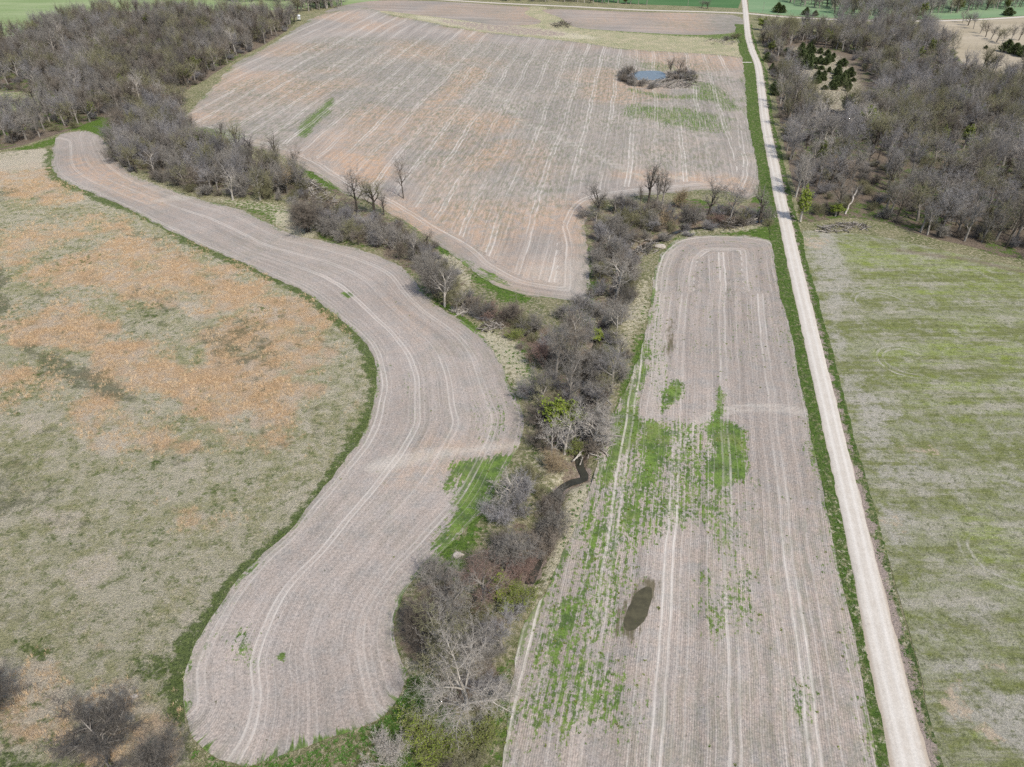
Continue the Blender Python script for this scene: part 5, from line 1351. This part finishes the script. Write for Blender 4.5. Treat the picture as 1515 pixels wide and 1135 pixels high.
# cedars
cq = scatter(CEDAR_GLADE, 7.0, 91)
cq = cq[(fbm(cq, 0.05, 6) > 0.46)]
cq = cq[np.argsort(cq[:, 0] / (cq[:, 1] + 87.0))]
cband = np.digitize(cq[:, 1], np.quantile(cq[:, 1], (.25, .5, .75)))
for bi, bn in enumerate(('in the front row of the glade', 'in the second row of the glade', 'in the third row of the glade', 'at the back of the glade')):
    for i, q in enumerate(cq[cband == bi]):
        plant('cedar_tree', pick('cedar'), q[0], q[1], random.uniform(2.2, 6.5), random.uniform(1.5, 3.6), label='dark cedar %s inside the right wood, %s from left' % (bn, ORD[i]), group='cedars in the glade')
for px, py, H, Rr, lab in ((1134, 90, 6, 3, 'dark cedar beside the road bend, uppermost of the roadside cedars'), (1142, 104, 5, 2.4, 'dark cedar at the road bend, second of the roadside cedars'), (1147, 141, 7, 3.4, 'large dark cedar at the wood edge beside the gravel road'), (1144, 133, 5, 2.4, 'dark cedar just above the large roadside cedar'),
                            (1150, 18.5, 9, 5.5, 'largest dark cedar in the pasture beyond the crossroad'), (1157, 19, 7, 4, 'dark cedar touching the largest one beyond the crossroad'), (1192, 22.5, 7, 3.4, 'middle dark cedar beyond the crossroad'), (1188, 22, 4, 2.2, 'tiny dark cedar left of the middle one beyond the crossroad'), (1205.5, 24, 5, 3.2, 'rightmost dark cedar beyond the crossroad, left of the wood'),
                            (1491, 23, 7, 5.5, 'round dark cedar alone in the far upper right pasture'), (1488, 77, 9, 6, 'broad dark cedar in the hedge at the right edge'), (1500, 80, 8, 5.5, 'dark cedar beside the broad one in the hedge at the right edge'), (1512, 84, 9, 5, 'dark cedar cut by the right edge of the picture'), (1458, 72, 2.5, 1.8, 'tiny dark cedar alone on the bleached pasture')):
    x, y = W1(px, py)
    plant('cedar_tree', pick('cedar'), x, y, H, Rr, label=lab)

# hedge trees upper right and bushes at the crossroad
for px, py, H, Rr, lab in ((1047, 13, 9, 6, 'grey bare tree at the corner of the green wheat field by the crossroads'), (1038, 12, 8, 5, 'smaller bare tree left of the one at the wheat field corner'), (1122, 30, 5, 5, 'low grey shrub right of the road just below the crossroads')):
    x, y = W1(px, py)
    plant(T, pick('tall'), x, y, H, Rr, 'grey', 'dark', lab, 'tree')
for px, py, H, Rr, lab in ((928, 118, 11, 5, 'grey bare tree at the left end of the pond'), (938, 117, 9, 4, 'smaller bare tree at the left end of the pond'), (992, 112, 14, 4.5, 'tall bare tree behind the right end of the pond'), (1004, 113, 14, 5, 'tall bare tree right of the other one behind the pond'), (1012, 116, 9, 4.5, 'lower bare tree above the log heap by the pond')):
    x, y = W1(px, py)
    plant(T, pick('tall'), x, y, H, Rr, 'brown', 'dark', lab, 'tree')
for px, py, H, Rr, tw, lab in ((930, 123, 5, 6, 'brown', 'brown shrub at the lower left corner of the pond'), (950, 123, 3, 4.5, 'grey', 'low grey shrub in front of the pond'), (1018, 119, 4.5, 6, 'grey', 'grey shrub behind the log heap by the pond'), (1088, 57, 5, 6, 'olive', 'olive shrub at the roadside below the crossroads'), (1075, 60, 4, 5, 'grey', 'grey shrub left of the olive one below the crossroads')):
    x, y = W1(px, py)
    plant(S, pick('bush'), x, y, H, Rr, tw, 'dark', lab, 'shrub')

# ------------------------------------------------------------------ heaps of dead wood, logs, rock
def stick_mesh(seed, bent=0.12, forks=2):
    P = Plant(seed)
    pts, d = P.path(Vector((-.5, 0, 0)), Vector((1, 0, 0)), 1.0, 5, bent, 0)
    P.tube(pts, [.035, .032, .028, .024, .018, .010], 5, P.tv, P.tf)
    for i in range(forks):
        q, _ = P.path(pts[2 + i], (Vector((1, 0, 0)) + P.rv() * 0.8).normalized(), 0.4, 3, bent, 0)
        P.tube(q, [.018, .014, .010, .005], 4, P.tv, P.tf)
    return tri_mesh('dead limb %d' % seed, [tuple(v) for v in P.tv], P.tf, M['bark_pale'], True)
STK = [stick_mesh(900 + i) for i in range(5)]
def heap(marks, n, hmax, lens, label, mats=('pale', 'grey', 'grey', 'dark'), name='brush_heap'):
    w = smooth(W(marks), True, 4)
    c = w.mean(0)
    e = bpy.data.objects.new(name, None); COL.objects.link(e)
    e.location = (c[0], c[1], 0.0)
    tag(e, label, 'brush heap')
    lo, hi = w.min(0), w.max(0)
    k = 0
    while k < n:
        q = RNG.uniform(lo, hi)
        if not inside(w, q[None])[0]: continue
        edge = pdist(w, q[None], True)[0]
        top = hmax * min(1, edge / 3.0)
        o = link('dead_limb', STK[k % 5], e)
        L = RNG.uniform(*lens)
        o.location = (q[0] - c[0], q[1] - c[1], 0.1 + top * RNG.uniform(0.2, 1.0))
        o.rotation_euler = (RNG.uniform(0, 6.28), RNG.normal(0, .28), RNG.uniform(0, 6.28))
        th = RNG.uniform(1.4, 3.0)
        o.scale = (L, th * 2.2, th * 2.2)
        o.material_slots[0].link = 'OBJECT'; o.material_slots[0].material = M['bark_' + mats[RNG.integers(len(mats))]]
        k += 1
    return e
heap([(945, 122), (985, 120), (995, 113), (1015, 112), (1030, 118), (1032, 124), (1015, 130), (985, 131), (955, 128)], 150, 2.6, (4, 11), 'long heap of bleached logs and limbs in front of the pond')
heap([(817, 37), (830, 34), (842, 37), (841, 41), (828, 42), (818, 41)], 60, 3.2, (5, 12), 'dark heap of cleared logs on the grass strip near the top', ('grey', 'dark', 'dark'))
heap([(445, 265), (470, 272), (500, 300), (508, 318), (485, 312), (462, 296)], 130, 2.2, (3, 8), 'grey heap of dead limbs between the western thicket and the two upright trees')
heap([(1208, 338), (1240, 330), (1275, 332), (1282, 340), (1240, 344), (1215, 344)], 90, 1.2, (2.5, 6), 'grey heap of limbs along the wood edge right of the road culvert')
heap([(1048, 334), (1075, 326), (1105, 328), (1110, 334), (1080, 340), (1055, 340)], 90, 1.6, (2.5, 6), 'brown heap of limbs beside the creek left of the road culvert', ('grey', 'dark', 'dark'))
heap([(668, 458), (690, 455), (700, 462), (685, 466), (670, 464)], 45, 0.9, (2, 5), 'small grey heap of limbs by the curved field below the white snag', ('grey', 'pale'))
heap([(710, 482), (738, 478), (745, 486), (725, 490), (712, 489)], 40, 0.8, (2, 4.5), 'small grey heap of limbs on the bleached grass left of the lime shrub', ('grey', 'grey', 'dark'))
heap([(865, 640), (890, 625), (902, 650), (895, 680), (872, 672)], 90, 2.0, (2.5, 7), 'pale tangle of dead limbs at the strip field edge above the creek bend', ('pale', 'grey', 'pale'))
heap([(925, 350), (965, 355), (975, 372), (945, 380), (925, 370)], 60, 1.0, (2, 5), 'loose heap of limbs around the white rock on the creek bank', ('grey', 'pale', 'dark'))
heap([(1040, 62), (1070, 57), (1098, 62), (1090, 66), (1055, 66)], 50, 1.6, (3, 7), 'low heap of limbs at the roadside below the crossroads', ('grey', 'pale', 'dark'))

def log(a, b, rad, label, z0=0.3, z1=None, mat='pale', name='fallen_log'):
    pa, pb = W1(*a), W1(*b)
    A = Vector((pa[0], pa[1], z0)); B = Vector((pb[0], pb[1], z0 if z1 is None else z1))
    P = Plant(int(pa[0] * 13 + 5) & 0xffff)
    n = 8
    pts = []
    L = (B - A).length
    for i in range(n + 1):
        p = A.lerp(B, i / n)
        if 0 < i < n: p += P.rv() * L * 0.018
        pts.append(p)
    P.tube(pts, [rad * (1 - 0.6 * i / n) for i in range(n + 1)], 7, P.tv, P.tf)
    e = bpy.data.objects.new(name, None); COL.objects.link(e)
    e.location = A
    tag(e, label, 'log')
    me = tri_mesh('trunk', [tuple(v - A) for v in P.tv], P.tf, M['bark_' + mat], True)
    link('trunk', me, e)
    for k in range(4):
        t = P.r.uniform(.4, .95)
        p = A.lerp(B, t)
        q, _ = P.path(p, ((B - A).normalized() + P.rv() * 0.9).normalized(), L * 0.28, 4, .2, .05)
        Q2 = Plant(1); Q2.tube(q, [rad * .4, rad * .3, rad * .22, rad * .15, rad * .06], 5, Q2.tv, Q2.tf)
        link('limb', tri_mesh('limb', [tuple(v - A) for v in Q2.tv], Q2.tf, M['bark_' + mat], True), e)
log((848, 684), (862, 668), .22, 'upper white log lying across the creek above the bend', 0.5)
log((847, 684), (860, 673), .18, 'lower thin white log lying across the creek above the bend', 0.35)
log((858, 688), (862, 678), .15, 'short pale log standing out of the creek bend', 0.0, 0.4)
log((690, 830), (716, 817), .20, 'fallen pale limb lying by the green weeds at the curved field edge', 0.6)
log((1250, 318), (1263, 296), .42, 'white leaning trunk near the wood edge', 0.0, 4.5)
log((1398, 292), (1422, 262), .42, 'long pale trunk leaning inside the wood above the hay field', 0.5, 6.0)
log((1032, 326), (1038, 318), .2, 'short white limb on the creek bank above the brown heap', .3, 1.0)
log((1105, 331), (1120, 326), .35, 'pale fallen trunk beside the culvert left of the road', .4, .9)
log((905, 600), (897, 592), .2, 'short brown log at the strip field edge by the dark leaning trunk', .3, .5, 'grey')

def rock(px, py, s, label):
    x, y = W1(px, py)
    r_ = random.Random(int(px))
    import bmesh
    bm = bmesh.new(); bmesh.ops.create_icosphere(bm, subdivisions=2, radius=1)
    for v in bm.verts:
        k = 1 + 0.28 * math.sin(v.co.x * 3 + px) * math.cos(v.co.y * 4) + r_.uniform(-.07, .07)
        v.co = Vector((v.co.x * s * k * 1.5, v.co.y * s * k, v.co.z * s * k * .55))
    me = bpy.data.meshes.new('rock'); bm.to_mesh(me); bm.free(); me.materials.append(M['rock'])
    o = link('rock', me); o.location = (x, y, s * .25)
    tag(o, label, 'rock')
rock(977, 366, 1.5, 'white rock slab on the creek bank above the strip field')
rock(199, 1031, .45, 'small white rock under the right limbs of the spreading tree, bottom left')
rock(678, 822, .8, 'pale rock among weeds left of the fallen pale limb')

# culvert under the road
cx_, cy_ = W1(1160, 320)
e = bpy.data.objects.new('culvert', None); COL.objects.link(e); e.location = (cx_, cy_, -0.6)
tag(e, 'dark culvert pipe passing under the gravel road at the creek', 'culvert')
P = Plant(3); pts = [Vector((x_, 0, 0)) for x_ in np.linspace(-4.6, 4.6, 24)]
P.tube(pts, [0.75 + 0.03 * (i % 2) for i in range(24)], 16, P.tv, P.tf)
link('pipe', tri_mesh('pipe', [tuple(v) for v in P.tv], P.tf, M['darkmetal'], True), e)
for sx in (-1, 1):
    V = [(sx * 4.2, -1.6, -.6), (sx * 4.2, 1.6, -.6), (sx * 4.2, 1.6, .75), (sx * 4.2, -1.6, .75), (sx * 3.9, -1.6, -.6), (sx * 3.9, 1.6, -.6), (sx * 3.9, 1.6, .75), (sx * 3.9, -1.6, .75)]
    link('headwall', mesh_of('headwall', V, [(0, 1, 2, 3), (7, 6, 5, 4), (0, 4, 5, 1), (1, 5, 6, 2), (2, 6, 7, 3), (3, 7, 4, 0)], M['rock']), e)

# white box cabin at the far field corner
def box(V, F, c, s):
    b = len(V)
    for dx in (-1, 1):
        for dy in (-1, 1):
            for dz in (-1, 1):
                V.append((c[0] + dx * s[0] / 2, c[1] + dy * s[1] / 2, c[2] + dz * s[2] / 2))
    for f in ((0, 1, 3, 2), (4, 6, 7, 5), (0, 4, 5, 1), (2, 3, 7, 6), (0, 2, 6, 4), (1, 5, 7, 3)):
        F.append(tuple(b + i for i in f))
def boxpart(name, items, mat, parent):
    V, F_ = [], []
    for c, s in items: box(V, F_, c, s)
    return link(name, mesh_of(name, V, F_, mat), parent)
x, y = W1(443, 31)
e = bpy.data.objects.new('field_cabin', None); COL.objects.link(e); e.location = (x, y, 0.04); e.rotation_euler = (0, 0, R(12))
tag(e, 'small white box cabin on dark legs at the far corner of the upper left wood', 'cabin')
boxpart('wall', [((0, 0, 3.0), (2.8, 2.8, 3.0))], M['white'], e)
rf = link('roof', mesh_of('roof', [(-1.6, -1.6, 4.52), (1.6, -1.6, 4.52), (1.6, 1.6, 4.52), (-1.6, 1.6, 4.52), (-1.3, 0, 5.3), (1.3, 0, 5.3)], [(0, 1, 5, 4), (2, 3, 4, 5), (0, 4, 3), (1, 2, 5), (3, 2, 1, 0)], M['white']), e)
for sx in (-1, 1):
    for sy in (-1, 1):
        boxpart('leg', [((sx * 1.2, sy * 1.2, .74), (.16, .16, 1.5))], M['darkmetal'], e)
boxpart('window', [((0, -1.41, 3.3), (1.0, .04, .5))], M['glassy'], e)
boxpart('door', [((1.41, 0, 2.6), (.04, .8, 1.8))], M['darkmetal'], e)

# utility poles along the crossroad
for px, py, lab in ((1017, 13, 'wooden utility pole beside the wheat field left of the crossroads'), (1128, 19.5, 'wooden utility pole right of the crossroads'), (815, 7.5, 'wooden utility pole beside the crossroad at the far middle')):
    x, y = W1(px, py)
    e = bpy.data.objects.new('utility_pole', None); COL.objects.link(e); e.location = (x, y, 0)
    tag(e, lab, 'utility pole')
    P = Plant(5); P.tube([Vector((0, 0, -.3)), Vector((0, 0, 5)), Vector((0, 0, 10))], [.19, .16, .13], 8, P.tv, P.tf)
    link('pole', tri_mesh('pole', [tuple(v) for v in P.tv], P.tf, M['pole'], True), e)
    boxpart('crossarm', [((0, 0, 9.3), (.12, 2.2, .14))], M['pole'], e)
    for sy in (-.9, .9):
        boxpart('insulator', [((0, sy, 9.46), (.1, .1, .18))], M['darkmetal'], e)

# ------------------------------------------------------------------ grass and weeds as stuff
def blade_tuft(seed, n, h, spread, w):
    r_ = random.Random(seed); V, F_ = [], []
    for i in range(n):
        a = r_.uniform(0, 6.283); d = r_.random() ** .5 * spread
        x, y = math.cos(a) * d, math.sin(a) * d
        a2 = r_.uniform(0, 6.283); k = r_.uniform(.1, .55) * h
        b = len(V); ww = w * r_.uniform(.7, 1.3)
        V += [(x - ww * math.sin(a2), y + ww * math.cos(a2), -.04), (x + ww * math.sin(a2), y - ww * math.cos(a2), -.04), (x + math.cos(a) * k, y + math.sin(a) * k, h * r_.uniform(.6, 1.1))]
        F_.append((b, b + 1, b + 2))
    return tri_mesh('tuft', V, F_)
def rosette(seed, n, rad):
    r_ = random.Random(seed); V, F_ = [], []
    for i in range(n):
        a = r_.uniform(0, 6.283); L = rad * r_.uniform(.5, 1.1); w = L * .28; z = r_.uniform(.05, .3); o = r_.uniform(0, .3) * rad
        b = len(V); c, s_ = math.cos(a), math.sin(a)
        V += [(c * o, s_ * o, 0.01), (c * (o + L * .5) - s_ * w, s_ * (o + L * .5) + c * w, z), (c * (o + L), s_ * (o + L), z * .7), (c * (o + L * .5) + s_ * w, s_ * (o + L * .5) - c * w, z)]
        F_ += [(b, b + 1, b + 2), (b, b + 2, b + 3)]
    return tri_mesh('rosette', V, F_)
def rnd_in(poly, n, seed, world=False):
    w = W(poly) if not world else poly
    w = smooth(w, True, 4)
    lo = np.maximum(w.min(0), (-260, 45)); hi = np.minimum(w.max(0), (260, 430))
    rg = np.random.default_rng(seed)
    q = rg.uniform(lo, hi, (n, 2))
    q = q[inside(w, q)]
    return q[in_view(q)]
def tufts(name, q, z, srange, protos, label, cat, hs=1.0):
    n = len(q)
    s_ = RNG.uniform(*srange, n)
    scatter_stuff(name, np.column_stack([q, np.full(n, z) if np.isscalar(z) else z]), np.column_stack([s_, s_, s_ * hs]), RNG.uniform(0, 6.28, n), RNG.integers(0, len(protos), n), protos, label, cat)

TT = [blade_tuft(i, 16, .75, .35, .035) for i in range(3)]
TG = [blade_tuft(20 + i, 14, .38, .40, .035) for i in range(3)]
RO = [rosette(40 + i, 11, .42) for i in range(3)]
q = rnd_in(MEADOW, 150000, 1)
tn = paint(q, TAN, 1.4); pr = RNG.random(len(q)); cl = fbm(q, .25, 55)
tufts('broomsedge', q[(pr < tn * 1.1 * sstep(cl, .3, .6)) & (q[:, 1] < 330)], 0.03, (.6, 1.2), [[(m_, M['blade_tan'])] for m_ in TT], 'tan broomsedge tufts standing in the left meadow', 'grass')
g_ = (pr > 0.55) & (pr < 0.55 + .45 * sstep(cl, .42, .65)) & (tn < .3) & (q[:, 1] < 300)
gsel = q[g_]
tufts('meadow_tufts', gsel[::2], 0.03, (.6, 1.3), [[(m_, M['blade_green'])] for m_ in TG], 'green grass tufts scattered over the left meadow', 'grass')
tufts('bleached_tufts', gsel[1::2], 0.03, (.6, 1.2), [[(m_, M['blade_pale'])] for m_ in TG], 'bleached grass tufts scattered over the left meadow', 'grass')

# field weeds follow the green masks
WEEDP = [[(m_, M['leaf_weed'])] for m_ in RO] + [[(m_, M['leaf_olive'])] for m_ in RO] + [[(m_, M['blade_green'])] for m_ in TG]
q = rnd_in(STRIP, 90000, 2); a_ = strip_field_att(q); cl = fbm(q, .8, 3)
k_ = RNG.random(len(q)) < (np.clip(a_['green'], 0, 1) ** 2.0 * .55 + .010) * sstep(cl, .35, .6)
tufts('field_weeds', q[k_], 0.05, (.25, .95), WEEDP, 'green weed rosettes sprouting in the strip field beside the road', 'weeds')
q = rnd_in(CURVED, 70000, 3); a_ = curve_att(q); cl = fbm(q, .8, 4)
k_ = RNG.random(len(q)) < (np.clip(a_['green'], 0, 1) ** 2.0 * .55 + .006) * sstep(cl, .35, .6)
tufts('field_weeds', q[k_], 0.05, (.25, .85), WEEDP, 'green weed rosettes sprouting in the curved field', 'weeds')
# bank herbs and verge grass
bq = np.vstack([CREEK[CREEK[:, 1] > 55], WEST_CREEK])
q = np.repeat(bq, 60, 0) + RNG.normal(0, 9.0, (len(bq) * 60, 2))
ok = np.ones(len(q), bool)
for poly in (STRIP, TOP, CURVED):
    ok &= ~inside(smooth(W(poly), True, 5), q)
ok &= pdist(ROAD[::3], q) > 4
ok &= pdist(CREEK[::2], q) > 2.4
q = np.vstack([q[ok], rnd_in([(285, 1100), (330, 1128), (440, 1112), (520, 1086), (580, 1050), (606, 1005), (650, 1010), (640, 1135), (520, 1170), (300, 1170)], 16000, 8)])
q = q[in_view(q)]
gm = np.maximum(paint(q, rip_green, .8), .18); pm = np.maximum(paint(q, rip_pale, .8), .15); pr = RNG.random(len(q))
zf_ = lambda qq: np.array([ground_z(*p_) for p_ in qq]) - .02
qa = q[pr < gm * .6]; qb = q[(pr > .6) & (pr < .6 + .4 * pm)]
tufts('bank_herbs', qa, zf_(qa), (.6, 1.3), [[(m_, M['leaf_dark'])] for m_ in RO] + [[(m_, M['blade_green'])] for m_ in TG], 'green herbs and grass along the creek banks', 'grass')
tufts('bank_dead_grass', qb, zf_(qb), (.6, 1.3), [[(m_, M['blade_pale'])] for m_ in TG], 'bleached dead grass along the creek banks', 'grass')
vq = []
for w0, w1, sg in ((3.2, wl, -1), (3.2, wr, 1)):
    l_ = np.repeat(off_line(RN, 0.0)[RN[:, 1] < 340], 14, 0)
    t2 = np.repeat(np.gradient(RN, axis=0)[RN[:, 1] < 340], 14, 0); t2 /= np.hypot(*t2.T)[:, None]
    vq.append(l_ + np.column_stack([t2[:, 1], -t2[:, 0]]) * (sg * (w0 + RNG.random(len(l_)) * (np.repeat(w1[RN[:, 1] < 340], 14) - w0 - 0.2)))[:, None] + t2 * RNG.uniform(-1, 1, len(l_))[:, None])
q = np.vstack(vq); q = q[RNG.random(len(q)) < sstep(fbm(q, .2, 6), .3, .6)]
tufts('verge_grass', q, .06, (.4, .9), [[(m_, M['blade_green'])] for m_ in TG] + [[(RO[0], M['leaf_dark'])], [(RO[1], M['leaf_dark'])]], 'green grass tufts on the verges of the gravel road', 'grass')
